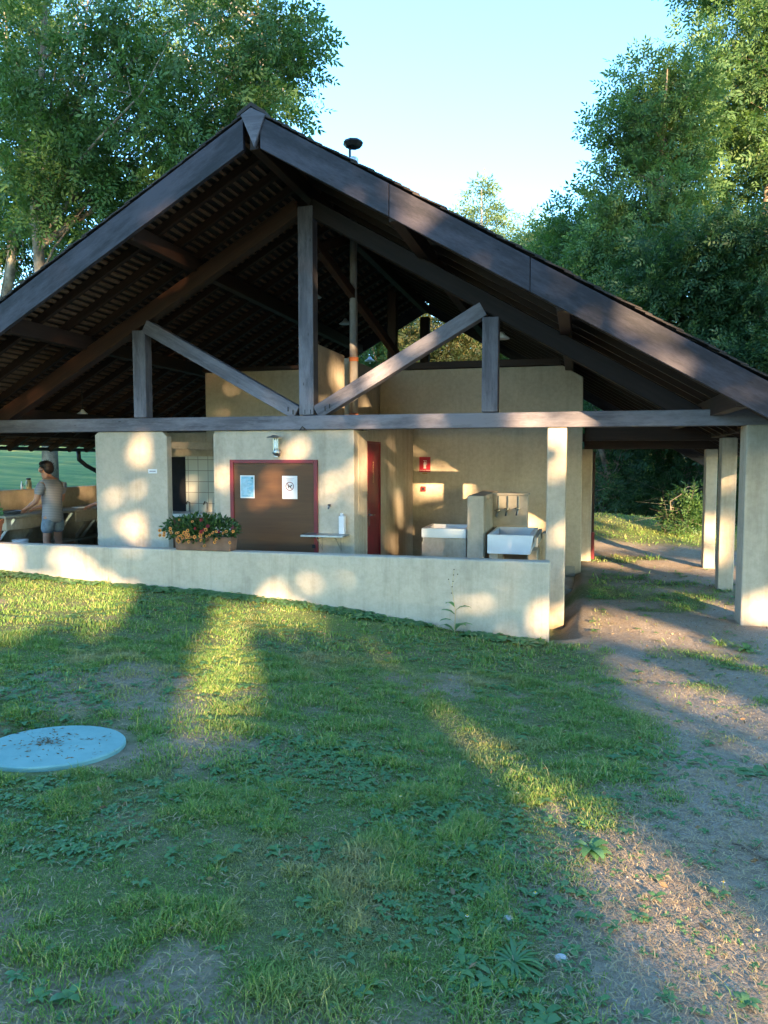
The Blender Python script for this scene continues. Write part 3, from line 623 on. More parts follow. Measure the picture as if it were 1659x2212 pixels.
n = 190; ang = NR.uniform(0, 6.28, n); rr = np.abs(NR.normal(0, .15, n)); cen = np.stack([-.06+rr*np.cos(ang), .02+rr*np.sin(ang)*.7, np.full(n, .031)], 1)
k_ = NR.random(n) < .35; cen[k_, :2] = NR.uniform(-.26, .26, (k_.sum(), 2))
V, F = leaves(cen, np.stack([NR.normal(size=n), NR.normal(size=n), NR.uniform(0, .12, n)], 1), NR.uniform(.01, .04, n), .006); o = fast('dry_leaf_litter', V, F, leaf('litter', [(.15, .08, .05), (.25, .16, .10), (.08, .05, .03)]), e); o['kind'] = 'stuff'

# ------------------------------------------------------------------ people
def skin(name, J, E_, mat, parent, root=0, sub=2, scale=(1, 1, 1)):
    m = bpy.data.meshes.new(name); names = list(J); ix = {k: i for i, k in enumerate(names)}
    m.from_pydata([J[k][:3] for k in names], [(ix[a], ix[b]) for a, b in E_], []); m.update(); m.materials.append(mat)
    o = link(bpy.data.objects.new(name, m), parent); o.modifiers.new('skin', 'SKIN').use_smooth_shade = True
    m.skin_vertices[0].data if m.skin_vertices else None
    if not m.skin_vertices:
        bpy.context.view_layer.objects.active = o; bpy.ops.mesh.customdata_skin_add()
    for k, i in ix.items():
        r = J[k][3]; m.skin_vertices[0].data[i].radius = (r, r); m.skin_vertices[0].data[i].use_root = (i == root)
    s = o.modifiers.new('sub', 'SUBSURF'); s.levels = sub; s.render_levels = sub; o.scale = scale; return o
def person(loc, rz_, label, shirt, shorts, lh, rh, lean=0):
    P = empty('person', loc, rz_); tag(P, label, 'person')
    J = {'pel': (0, 0, .95, .085), 'wai': (.0, 0, 1.08, .10), 'che': (.02, 0, 1.28, .125), 'upc': (.03, 0, 1.42, .105), 'nec': (.07, 0, 1.50, .056), 'hb': (.11, 0, 1.565, .068),
         'hm': (.135, 0, 1.64, .088), 'ht': (.13, 0, 1.70, .078), 'nose': (.235, 0, 1.60, .013), 'chin': (.19, 0, 1.55, .028)}
    E_ = [('pel', 'wai'), ('wai', 'che'), ('che', 'upc'), ('upc', 'nec'), ('nec', 'hb'), ('hb', 'hm'), ('hm', 'ht'), ('hm', 'nose'), ('hb', 'chin')]
    SH = {'hem': (0, 0, .76, .175), 'h2': (0, 0, .90, .165), 'w': (0, 0, 1.04, .150), 'c': (.02, 0, 1.28, .158), 'u': (.025, 0, 1.41, .125), 'n': (.055, 0, 1.475, .072)}; SE = [('hem', 'h2'), ('h2', 'w'), ('w', 'c'), ('c', 'u'), ('u', 'n')]
    PT = {'p': (0, 0, 1.0, .14), 'p2': (0, 0, .86, .12)}; PE = [('p', 'p2')]
    for s, hp in ((1, lh), (-1, rh)):
        t = 'l' if s > 0 else 'r'; H = Vector(hp); el = Vector((.06, s*.25, 1.13)); wr = el+(H-el)*.80
        J[t+'ear'] = (.11, s*.10, 1.63, .018); E_.append(('hm', t+'ear'))
        J[t+'sh'] = (.02, s*.14, 1.42, .075); J[t+'s2'] = (.015, s*.20, 1.36, .062); J[t+'el'] = (*el, .043); J[t+'fa'] = (*(el+(H-el)*.35), .044); J[t+'wr'] = (*wr, .027); J[t+'pa'] = (*H, .033)
        E_ += [('upc', t+'sh'), (t+'sh', t+'s2'), (t+'s2', t+'el'), (t+'el', t+'fa'), (t+'fa', t+'wr'), (t+'wr', t+'pa')]
        f = (H-wr).normalized(); sd = Vector((0, 0, 1)).cross(f).normalized()
        for i, (o_, L) in enumerate(((-.03, .07), (-.01, .085), (.01, .08), (.03, .062))):
            a_ = H+f*.035+sd*o_; b_ = a_+f*L*.5+Vector((0, 0, -.008)); c_ = b_+f*L*.45+Vector((0, 0, -.03))
            J[f'{t}f{i}a'] = (*a_, .010); J[f'{t}f{i}b'] = (*b_, .009); J[f'{t}f{i}c'] = (*c_, .0075); E_ += [(t+'pa', f'{t}f{i}a'), (f'{t}f{i}a', f'{t}f{i}b'), (f'{t}f{i}b', f'{t}f{i}c')]
        a_ = H-f*.01-sd*s*.04; b_ = a_+f*.04-sd*s*.02+Vector((0, 0, -.015)); J[t+'th1'] = (*a_, .012); J[t+'th2'] = (*b_, .009); E_ += [(t+'pa', t+'th1'), (t+'th1', t+'th2')]
        J[t+'hi'] = (0, s*.085, .87, .085); J[t+'kn'] = (.02, s*.11, .49, .058); J[t+'ca'] = (-.01, s*.115, .36, .057); J[t+'an'] = (-.01, s*.12, .09, .037); J[t+'ft'] = (.09, s*.13, .04, .036); J[t+'to'] = (.18, s*.14, .03, .028)
        E_ += [('pel', t+'hi'), (t+'hi', t+'kn'), (t+'kn', t+'ca'), (t+'ca', t+'an'), (t+'an', t+'ft'), (t+'ft', t+'to')]
        SH[t+'1'] = (.02, s*.15, 1.40, .088); SH[t+'2'] = (.02, s*.205, 1.34, .078); SH[t+'3'] = (.045, s*.235, 1.215, .072); SE += [('u', t+'1'), (t+'1', t+'2'), (t+'2', t+'3')]
        PT[t+'h'] = (0, s*.09, .84, .108); PT[t+'k'] = (.015, s*.105, .60, .098); PE += [('p2', t+'h'), (t+'h', t+'k')]
    sc_ = (.95, 1.14, 1)
    b = skin('body', J, E_, M_SKIN, P, 0, 2, sc_); skin('shirt', SH, SE, shirt, P, 0, 2, sc_); skin('shorts', PT, PE, shorts, P, 0, 2, sc_)
    h = MB(); h.ball((.095, 0, 1.705), (.108, .098, .082), 18, 12).ball((.045, 0, 1.655), (.068, .09, .09), 18, 12).ball((.16, 0, 1.735), (.06, .07, .045), 14, 9)
    o = h.build('hair', M_HAIR, P, smooth=True); V, F = bush(500, (.09, 0, 1.70), (.108, .098, .085), .035, .012, .2); fast('hair', V, F, M_HAIR, o)
    return P
q = CAM+12.0*np.array([-.688, .853, 0]); ra = math.radians(176)
person((q[0], q[1], 0), ra, 'dark haired man in a striped grey t-shirt and blue shorts washing up at the counter', M_TEE, M_DENIM, (.46, .10, 1.0), (.48, -.10, 1.0))
person((-4.36, 2.35, 0), math.radians(188), 'person mostly hidden behind the cream pier with one arm over the counter', M_SHIRT2, M_DENIM, (.60, .12, .97), (.66, -.16, .97))

# ------------------------------------------------------------------ grass, straw, weeds
def inview(x, y, m=60):
    d = np.stack([x-CAM[0], y-CAM[1]], 1); h = np.array([-math.sin(YAW), math.cos(YAW)]); r = np.array([math.cos(YAW), math.sin(YAW)])
    D = d@h; px = 829.5+FPX*(d@r)/np.maximum(D, .01); return (D > 1.6) & (px > -m) & (px < 1659+m), D
def scatter(n, D0, D1, p=1.0):                  # points on the ground in front of the camera, uniform per area
    D = np.sqrt(NR.uniform(D0**2, D1**2, n)); t = NR.uniform(-.56, .56, n)
    h = np.array([-math.sin(YAW), math.cos(YAW)]); r = np.array([math.cos(YAW), math.sin(YAW)])
    P = CAM[:2]+D[:, None]*(h+t[:, None]*r); return P[:, 0], P[:, 1], D
def blades(x, y, H, W, lean):
    n = len(x); z = gz(x, y)-.006; a = NR.uniform(0, 6.283, n); b = a+NR.normal(0, .6, n)
    c, s = np.cos(a), np.sin(a); dx, dy = np.cos(b+1.57), np.sin(b+1.57)
    P = lambda u, v, hh: np.stack([x+c*W*u+dx*H*lean*v, y+s*W*u+dy*H*lean*v, z+H*hh], 1)
    V = np.stack([P(-.5, 0, 0), P(.5, 0, 0), P(.38, .35, .55), P(-.38, .35, .55), P(0, 1.0, .55+.45*np.clip(1-lean*.6, 0, 1))], 1).reshape(-1, 3)
    i = np.arange(n)[:, None]*5; T = np.concatenate([i+[0, 1, 2], i+[0, 2, 3], i+[3, 2, 4]], 0); return V, T
def footprint(x, y):
    return ((y > -1.2) & (x < 3.7) & (x > -6.4) & (y < 8.2)) | (np.hypot(x-mh[0], y-mh[1]) < .43)
Vs, Ts, nv = [], [], 0
for D0, D1, n, hs, ws in ((1.7, 3.6, 250000, .68, .0038), (3.6, 6.5, 240000, .78, .0055), (6.5, 11, 110000, .9, .009), (11, 20, 50000, 1.2, .02)):
    x, y, D = scatter(n, D0, D1); pm = pathmask(x, y); pm = np.where((y > 9) | (x < -6.5), 0, pm); br = np.where(y > 9, 0, bare(x, y)); tu = fbm(x, y, 5.5, 40)
    ok = ~footprint(x, y) & (NR.random(n) > pm*.985) & (NR.random(n) > br*.9) & (NR.random(n) < .85+1.2*sstep(.35, .6, tu))
    x, y, tu = x[ok], y[ok], tu[ok]; H = NR.uniform(.014, .044, len(x))*(.6+1.3*sstep(.4, .75, tu))*hs*(.75+.6*fbm(x, y, .6, 50)); long_ = NR.random(len(x)) < .015; H = np.where(long_, H*2.0, H)
    V, T = blades(x, y, H, ws*NR.uniform(.7, 1.4, len(x)), NR.uniform(.2, 1.3, len(x))); Vs.append(V); Ts.append(T+nv); nv += len(V)
g = fast('grass', np.concatenate(Vs), np.concatenate(Ts), L_GRASS); tag(g, 'short patchy green grass growing on the lawn', 'grass', kind='stuff')
# straw lying flat
Vs, Ts, nv = [], [], 0
for D0, D1, n, L_ in ((1.8, 4.0, 26000, .042), (4.0, 7, 18000, .055), (7, 13, 9000, .075)):
    x, y, D = scatter(n, D0, D1); pm = pathmask(x, y); ok = ~footprint(x, y) & (NR.random(n) < .10+.75*pm+.3*bare(x, y)); x, y = x[ok], y[ok]; m = len(x)
    a = NR.uniform(0, 6.28, m); L = L_*NR.uniform(.3, 1.3, m); W = NR.uniform(.0008, .0019, m)*(1 if D0 < 3 else 1.6 if D0 < 6 else 2.6)
    z = gz(x, y)+.006+NR.uniform(0, .01, m)*.6; c, s = np.cos(a), np.sin(a); bx, by = -s*W, c*W; k_ = NR.normal(0, .05, m)*L
    V = np.stack([np.stack([x-bx, y-by, z], 1), np.stack([x+bx, y+by, z], 1), np.stack([x+c*L*.5-s*k_+bx, y+s*L*.5+c*k_+by, z+.008], 1), np.stack([x+c*L*.5-s*k_-bx, y+s*L*.5+c*k_-by, z+.008], 1), np.stack([x+c*L, y+s*L, z+.003], 1)], 1).reshape(-1, 3)
    i = np.arange(m)[:, None]*5; T = np.concatenate([i+[0, 1, 2], i+[0, 2, 3], i+[3, 2, 4]], 0); Vs.append(V); Ts.append(T+nv); nv += len(V)
tag(fast('straw', np.concatenate(Vs), np.concatenate(Ts), L_STRAW), 'dry straw and clippings scattered over the bare path', 'straw', kind='stuff')
# pebbles
n = 9000; x, y, D = scatter(n, 1.8, 14); ok = (NR.random(n) < pathmask(x, y)+.15*bare(x, y)) & ~footprint(x, y); x, y, D = x[ok], y[ok], D[ok]; m = len(x)
r = NR.uniform(.002, .007, m)*(1+D*.05); oc = np.array([(1, 0, 0), (0, 1, 0), (-1, 0, 0), (0, -1, 0), (0, 0, .7), (0, 0, -.5)])
V = (oc[None]*r[:, None, None]*NR.uniform(.7, 1.3, (m, 6, 1)))+np.stack([x, y, gz(x, y)+.002], 1)[:, None]; i = np.arange(m)[:, None]*6
T = np.concatenate([i+t for t in ([0, 1, 4], [1, 2, 4], [2, 3, 4], [3, 0, 4], [1, 0, 5], [2, 1, 5], [3, 2, 5], [0, 3, 5])], 0)
tag(fast('pebbles', V.reshape(-1, 3), T, leaf('pebble', [(.15, .13, .11), (.28, .25, .21), (.36, .32, .28), (.42, .38, .34)], None, .9, 0.02)), 'small pebbles lying in the gravel path', 'gravel', kind='stuff')
# dead leaves blown over lawn and path
n = 900; x, y, D = scatter(n, 1.8, 12); ok = ~footprint(x, y); x, y = x[ok], y[ok]; m = len(x)
V, F = leaves(np.stack([x, y, gz(x, y)+.012], 1), np.stack([NR.normal(size=m), NR.normal(size=m), NR.uniform(-.1, .3, m)], 1), NR.uniform(.02, .05, m), NR.uniform(.01, .025, m))
tag(fast('dead_leaves', V, F, leaf('dead_leaf', [(.22, .12, .06), (.33, .2, .1), (.12, .08, .05), (.4, .32, .18)], None, .8, .1)), 'small brown dead leaves lying on the grass and path', 'dead leaves', kind='stuff')
# small broad leaved weeds: oval leaves in loose clusters
def ovals(cx, cy, cz, ang, L, W, lift):
    m = len(cx); ts = [0, .25, .55, .85, 1.0]; wv = [.12, .42, .5, .3, .0]; c, s = np.cos(ang), np.sin(ang); vs = []
    for t, w_ in zip(ts, wv):
        zz = cz+L*(lift*t-.55*lift*t*t*1.6)
        for sg in (-1, 1): vs.append(np.stack([cx+c*L*t-s*W*w_*sg, cy+s*L*t+c*W*w_*sg, zz+W*.12*(w_ > .2)], 1))
    V = np.stack(vs, 1).reshape(-1, 3); i = np.arange(m)[:, None]*10
    return V, np.concatenate([i+[2*k, 2*k+2, 2*k+3, 2*k+1] for k in range(4)], 0)
def rosettes(x, y, nl, L, name_mat=None):
    m = len(x); ang = (NR.uniform(0, 6.28, (m, 1))+np.arange(nl)*6.283/nl+NR.normal(0, .35, (m, nl))).ravel(); rep = lambda a_: np.repeat(a_, nl)
    LL = rep(L)*NR.uniform(.55, 1.2, m*nl); return ovals(rep(x), rep(y), rep(gz(x, y)+.008), ang, LL, LL*NR.uniform(.38, .6, m*nl), NR.uniform(.25, 1.0, m*nl))
Vs, Fs, nv = [], [], 0
for D0, D1, n, L0 in ((1.8, 3.2, 2600, .017), (1.8, 4, 1300, .030), (3.2, 5.5, 4500, .022), (4, 8, 2600, .040), (8, 13, 1800, .055)):
    x, y, D = scatter(n, D0, D1); wd = fbm(x, y, .9, 60); ok = ~footprint(x, y) & (NR.random(n) < sstep(.42, .66, wd)*(1-.8*pathmask(x, y))+.04); x, y = x[ok], y[ok]
    V, F = rosettes(x, y, 6, L0*NR.uniform(.5, 1.5, len(x))); Vs.append(V); Fs.append(F+nv); nv += len(V)
# weeds hugging the foot of the low wall
x = NR.uniform(-6, 3.2, 1300); y = -1.20-np.abs(NR.normal(0, .10, 1300)); ok = fbm(x, y, 1.4, 77) > .40; x, y = x[ok], y[ok]
V, F = rosettes(x, y, 7, NR.uniform(.04, .11, len(x))); Vs.append(V); Fs.append(F+nv); nv += len(V)
tag(fast('ground_weeds', np.concatenate(Vs), np.concatenate(Fs), L_BROAD, smooth=True), 'low broad leaved weeds and clover spread through the grass', 'weeds', kind='stuff')
def weed(px, py, zg, label, nl, L, lift=(.4, 1.2), mat=L_BROAD, asp=.38, name='weed_plant', spread=0):
    q = on(px, py, z=zg); x, y = q[0], q[1]; z = float(gz(x, y)); ang = NR.uniform(0, 6.28, nl); LL = L*NR.uniform(.55, 1.15, nl); o0 = np.zeros(nl)
    ox, oy = NR.normal(0, 1, (2, nl))*spread; V, F = ovals(ox, oy*.8, o0+.004, ang, LL, LL*asp, NR.uniform(*lift, nl)); o = fast(name, V, F, mat, smooth=True); o.location = (x, y, z); tag(o, label, 'plant', kind='stuff' if spread else None); return o
weed(1275, 1845, .14, 'bright yellow-green dock plant at the sunlit edge of the path', 16, .10)
weed(1110, 2075, .2, 'large dark rosette of narrow leaves near the bottom of the lawn', 60, .10, (.2, .9), L_BROAD, .10)
weed(1030, 2115, .2, 'light green broad leaved rosette low in the lawn left of the dark rosette', 34, .055, spread=.05)
weed(1555, 1388, -.1, 'spiky grass tuft on the path edge left of the leafy weed by the right pillar', 60, .16, (.9, 1.9), L_GRASS, .06)
weed(1612, 1400, -.1, 'leafy bright green weed in front of the right pillar', 24, .13, (.7, 1.6))
weed(1630, 1690, .05, 'flat dark green rosette at the right edge of the path', 36, .10, (.15, .5), spread=.07)
weed(1500, 1655, .05, 'flat creeping weed patch in the middle of the gravel path', 60, .06, (.1, .5), L_BROAD, .5, spread=.14)
weed(1390, 1690, .05, 'flat weed patch at the left edge of the gravel path', 50, .06, (.1, .5), L_BROAD, .5, spread=.12)
weed(1410, 1650, .0, 'dull green creeping weed between lawn and gravel', 40, .06, (.1, .5), L_BROAD, .5, spread=.1)
weed(1050, 1352, -.12, 'bright leafy weed at the foot of the low wall', 40, .085, (.5, 1.5), spread=.05)
weed(1120, 1362, -.15, 'small leafy weed near the right end of the low wall', 34, .07, (.5, 1.3), spread=.05)
weed(600, 1860, .2, 'pale leaf cluster in the middle of the foreground lawn', 16, .045, spread=.03)
# tall thin weed before the wall
q = on(982, 1348, y=-1.35); e = empty('tall_weed', (q[0], -1.35, float(gz(q[0], -1.35)))); tag(e, 'tall thin weed with seed stalk standing against the low wall', 'plant')
MB().tube([(0, 0, 0), (.01, 0, .25), (-.03, .0, .5), (-.01, 0, .72)], [.005, .004, .003, .002], 5).tube([(-.02, 0, .42), (-.07, 0, .6)], .0015, 4).tube([(-.02, 0, .55), (.03, 0, .66)], .0015, 4).build('stem', L_STRAW, e)
V, F = ovals(np.array([0, .01, 0, .0, .01, 0, 0, 0.]), np.zeros(8), np.array([.02, .05, .12, .22, .26, .30, .1, .04]), np.array([2.9, .3, 3.5, 3.0, .2, 2.6, -.4, 1.2]), np.array([.20, .21, .17, .18, .18, .13, .15, .17]), np.full(8, .07), np.array([1.2, 1.1, .9, .7, .9, 1, .5, 1.])); fast('leaves', V, F, L_BROAD, e, smooth=True)
m = MB()
for z_, dx in ((.45, -.035), (.52, -.03), (.58, -.02), (.65, -.015), (.71, -.01), (.6, -.07), (.66, .03)): m.ball((dx, 0, z_), .007, 6, 4)
m.build('seed_heads', simple('seed_brown', (.06, .05, .03)), e)
# daisies, twig
M_PETAL = simple('white_petal', (.8, .8, .76), .7, bump=0); M_YC = simple('yellow_centre', (.6, .4, .05), .7, bump=0)
for px, py in ((1022, 1640), (1076, 1698), (1119, 1712), (1156, 1952), (1009, 2016), (866, 1744), (1562, 1930)):
    q = on(px, py, z=.17); e = empty('daisy', (q[0], q[1], float(gz(q[0], q[1])))); tag(e, 'tiny white daisy open in the short grass', 'flower', 'daisies dotted in the lawn'); m = MB(); r_ = .008
    vs = [(0, 0, .045)]+[(r_*(1 if i % 2 else .6)*math.cos(i*math.pi/8), r_*(1 if i % 2 else .6)*math.sin(i*math.pi/8)-.002, .048) for i in range(16)]; m.add(vs, [(0, 1+i, 1+(i+1) % 16) for i in range(16)]); m.build('petals', M_PETAL, e)
    MB().ball((0, 0, .049), (.004, .004, .003), 8, 5).build('centre', M_YC, e); MB().tube([(0, 0, 0), (0, 0, .045)], .001, 4).build('stem', L_GRASS, e)
q1 = on(1580, 1846, z=.1); q2 = on(1655, 1885, z=.1); tw = MB(); pts = [Vector(q1).lerp(Vector(q2), t) for t in (0, .3, .6, 1, 1.3)]
tw.tube([(p.x, p.y+.02*math.sin(i*2), float(gz(p.x, p.y))+.012) for i, p in enumerate(pts)], [.003, .005, .006, .007, .006], 6); tw.tube([(pts[2].x, pts[2].y, float(gz(pts[2].x, pts[2].y))+.012), (pts[2].x+.05, pts[2].y+.06, float(gz(pts[2].x, pts[2].y))+.03)], .003, 5)
tag(tw.build('fallen_twig', M_BARK2), 'thin dark twig lying on the gravel at the right edge', 'twig')
n = 0
for px, py in ((1470, 1910), (720, 2040), (870, 2015), (1395, 2060), (1290, 2380)): pass
for px, py, l_ in ((1276, 2232, 'pale grey stone half sunk at the bottom edge of the path'), (1098, 1975, 'white stone chip among the weeds at the lawn edge'), (1213, 2060, 'small whitish stone lying on the bare soil')):
    q = on(px, py, z=.2); o = MB().ball((0, 0, 0), (.022, .016, .013), 8, 6).build('stone', simple('pale_stone', (.45, .43, .42), .9)); o.location = (q[0], q[1], float(gz(q[0], q[1]))+.006); tag(o, l_, 'stone')

# ------------------------------------------------------------------ trees
def sprays(cen, ax, L, npair, lw, rg):           # pinnate leaves: leaflet rhombs either side of a midrib
    n = len(cen); ax = ax/np.linalg.norm(ax, axis=1, keepdims=True); u = np.cross(ax, rg.normal(size=(n, 3))); u /= np.linalg.norm(u, axis=1, keepdims=True); nr = np.cross(ax, u)
    out = []
    for i in range(npair):
        t = (i+.5)/npair
        for s in (-1, 1):
            d = ax*.55+u*s*.83+nr*rg.normal(0, .25, (n, 1)); c = cen+ax*(L*t)[:, None]; l = (L*lw*(1-.35*abs(t-.4)))[:, None]; w_ = l*.20
            p = np.cross(d, nr); out.append(np.stack([c, c+d*l*.5+p*w_, c+d*l, c+d*l*.5-p*w_], 1))
    c = cen+ax*L[:, None]; l = (L*lw)[:, None]; out.append(np.stack([c-ax*l*.1, c+ax*l*.5+u*l*.2, c+ax*l, c+ax*l*.5-u*l*.2], 1))
    V = np.stack(out, 1).reshape(-1, 3); return V, np.arange(len(V)).reshape(-1, 4)
def tree(name, label, base, blobs, ntip, nspray, L, mat, trunk=None, tr=.22, group=None, pairs=3, lw=.5, clump=.75, seed=1, bmat=None, cat='tree', droop=.25, kp=1.0, limbs=True):
    rg = np.random.default_rng(seed); base = np.array(base, float); e = empty(name, base); tag(e, label, cat, group); bmat = bmat or M_BARK
    vol = np.array([np.prod(b[1]) for b in blobs])**.7; vol /= vol.sum(); tips = []; outw = []
    for (c, r), f in zip(blobs, vol):
        k = max(4, int(ntip*f)); d = rg.normal(size=(k, 3)); d /= np.linalg.norm(d, axis=1, keepdims=True); rr = rg.uniform(.35, 1, (k, 1))**.7
        tips.append(np.array(c)+d*rr*np.array(r)); outw.append(d)
    tips = np.concatenate(tips)-base; outw = np.concatenate(outw); zmin = float(gz(*base[:2]))-base[2]
    top = max(c[2]+r[2] for c, r in blobs)-base[2]
    if trunk is None: trunk = [(0, 0, -.3), (rg.normal(0, .15), rg.normal(0, .15), top*.35), (rg.normal(0, .3), rg.normal(0, .3), top*.7), (0, 0, top*.92)]
    trunk = [np.array(t, float) for t in trunk]; TB = MB(); TB.tube(trunk, [tr, tr*.72, tr*.42, tr*.1][:len(trunk)] if len(trunk) <= 4 else list(np.linspace(tr, tr*.1, len(trunk))), 9)
    tz = np.array([t[2] for t in trunk]); ti = lambda z: np.array([np.interp(z, tz, [t[k] for t in trunk]) for k in range(3)])
    LB = MB()
    if limbs:
        for tp in tips[::max(1, int(len(tips)/34))]:
            h = np.hypot(tp[0], tp[1]); z0 = np.clip(tp[2]-h*rg.uniform(.45, 1.5), top*.12, top*.85); a = ti(z0); mid = (a+tp)/2+rg.normal(0, .25, 3)+np.array([0, 0, -.06*h])
            r0 = min(tr*.45, .012+.008*np.linalg.norm(tp-a)); LB.tube([a, a*.6+mid*.4+rg.normal(0, .1, 3), mid, mid*.4+tp*.6+rg.normal(0, .12, 3), tp], [r0, r0*.8, r0*.55, r0*.35, r0*.12], 5, cap=False)
            for _ in range(3): q_ = mid*.5+tp*.5+rg.normal(0, .2, 3)*0; LB.tube([q_, q_+rg.normal(0, .5, 3)], [r0*.3, r0*.1], 4, cap=False)
    TB.build('trunk', bmat, e, smooth=True)
    if LB.v: LB.build('limbs', bmat, e, smooth=True)
    k = len(tips); idx = np.repeat(np.arange(k), nspray); dens = rg.uniform(.35, 1.3, k)[idx]; keep = rg.random(len(idx)) < dens*kp; idx = idx[keep]
    off = rg.normal(size=(len(idx), 3)); off *= clump*rg.uniform(.5, 1.15, k)[idx][:, None]*(rg.random((len(idx), 1))**.35)/np.linalg.norm(off, axis=1, keepdims=True); off[:, 2] *= .62
    cen = tips[idx]+off; ax = off+outw[idx]*.3+rg.normal(0, .35, off.shape); ax[:, 2] -= droop*clump; cen[:, 2] = np.maximum(cen[:, 2], zmin+.15)
    V, F = sprays(cen, ax, L*rg.uniform(.7, 1.25, len(idx)), pairs, lw, rg); fast('crown', V, F, mat, e); return e
def blob(px, py, D, rx, ry, rd=None):           # crown lobe seen at (px,py), rx/ry its half size in the same units, at distance D
    k = D/FPX; return (at(px, py, D), (rx*k, (rd or rx)*k, ry*k))
def foot(px, D):
    p = at(px, 993, D); return (p[0], p[1], float(gz(p[0], p[1])))
def rel(base, *pts): return [np.array(p)-np.array(base) for p in pts]
GL = 'tall leafy trees behind the left side of the roof'
b = foot(108, 21); tree('ash_tree', 'tall ash with pale trunk seen behind the standing man, crown over the left roof', b, [blob(170, 150, 21, 200, 230), blob(420, 130, 20, 190, 190), blob(560, 90, 20, 120, 120), blob(520, 240, 20, 110, 110), blob(300, 330, 20, 160, 130), blob(600, 170, 20.5, 60, 90), blob(150, 420, 21, 170, 130), blob(330, 420, 21, 130, 90), blob(60, 300, 20, 120, 160)],
    220, 50, .38, L_ASH, rel(b, (b[0], b[1], b[2]-.3), at(100, 760, 21), at(75, 440, 21), at(95, 60, 21), at(110, -250, 21)), .24, GL, seed=3, clump=.95, lw=.48)
b = foot(-90, 24); tree('ash_tree', 'thinner double trunked tree at the far left edge', b, [blob(20, 420, 24, 120, 160), blob(-40, 150, 24, 160, 250), blob(80, 560, 25, 90, 70)], 80, 46, .38, L_ASH, rel(b, (b[0], b[1], b[2]-.3), at(20, 600, 24), at(50, 300, 24), at(5, 0, 24)), .22, GL, seed=4, clump=1.0)
b = foot(262, 26); tree('ash_tree', 'slim dark trunked tree between the two big left trees', b, [blob(230, 420, 26, 130, 120), blob(130, 300, 26, 130, 170), blob(330, 260, 26, 120, 120), blob(200, 50, 26, 200, 150), blob(120, 520, 26, 120, 100)], 80, 42, .38, L_ASH2, rel(b, (b[0], b[1], b[2]-.3), at(190, 640, 26), at(155, 380, 26), at(190, 0, 26)), .2, GL, seed=5, clump=1.0, bmat=M_BARK2)
b = foot(560, 27); tree('ash_tree', 'leafy tree showing just left of the roof apex', b, [blob(580, 130, 27, 85, 110), blob(510, 60, 27, 110, 110), blob(620, 90, 27, 52, 60), blob(400, 60, 28, 120, 150)], 55, 46, .32, L_ASH2, None, .2, GL, seed=6, clump=.95)
b = foot(-250, 60)
for i, (px, D, hh, s_) in enumerate(((-60, 96, 110, 1), (60, 108, 100, 2), (180, 100, 110, 3), (300, 105, 120, 4), (430, 112, 120, 5))):
    b = foot(px, D); lab = ['far sunlit tree on the slope at the left edge', 'far pale tree above the lawn behind the man', 'far leafy tree on the slope left of the pier', 'far tree hidden low behind the left roof', 'far tree on the rise behind the service box'][i]
    tree('distant_tree', lab, b, [blob(px, 770, D, 100, hh)], 40, 26, .9, L_FAR, None, .3, 'trees at the top of the sloping lawn', pairs=2, clump=2.2, seed=20+s_, limbs=False)
GRP = 'tall trees crowding behind the right side of the roof'
RT = [('robinia_tree', 'tallest feathery tree filling the top right corner', 1620, 27, [blob(1625, 60, 27, 90, 130), blob(1680, 200, 27, 130, 200), blob(1570, 230, 27, 80, 110), blob(1640, 420, 27, 120, 120), blob(1640, -120, 27, 150, 130)], 180, 70, .40, L_ASH2, M_BARK2),
      ('robinia_tree', 'feathery tree with yellow tips whose top pokes highest left of the corner tree', 1420, 25, [blob(1395, 190, 25, 50, 75), blob(1360, 290, 25, 60, 80), blob(1460, 300, 25, 85, 100), blob(1400, 420, 25, 110, 110), blob(1480, 180, 25, 60, 80), blob(1370, 560, 25, 120, 110)], 165, 66, .36, L_ASH2, M_BARK2),
      ('robinia_tree', 'mid height rounded tree stepping down toward the roof edge', 1300, 29, [blob(1280, 500, 29, 85, 95), blob(1340, 600, 29, 110, 110), blob(1220, 560, 30, 70, 70), blob(1300, 720, 29, 120, 110), blob(1290, 850, 29, 110, 100)], 140, 66, .41, L_ASH2, M_BARK2),
      ('thicket_tree', 'dense dark tree behind the right roof slope with pale bare stems', 1520, 22, [blob(1500, 600, 22, 130, 110), blob(1440, 740, 22, 120, 110), blob(1600, 700, 22, 120, 130), blob(1520, 860, 22, 130, 110)], 170, 80, .32, L_DARK, M_BARK),
      ('thicket_tree', 'dense dark tree at the right edge beyond the pillars', 1650, 20, [blob(1660, 560, 20, 100, 130), blob(1670, 780, 20, 110, 130), blob(1640, 950, 20, 110, 110), blob(1700, 1080, 20, 110, 100)], 150, 70, .31, L_DARK, M_BARK2)]
for i, (nm, lab, px, D, bl, nt_, ns, L, mt, bm) in enumerate(RT):
    b = foot(px, D); tree(nm, lab, b, bl, nt_, ns, L, mt, None, .2, GRP, seed=40+i, clump=.95 if D < 26 else 1.15, bmat=bm)
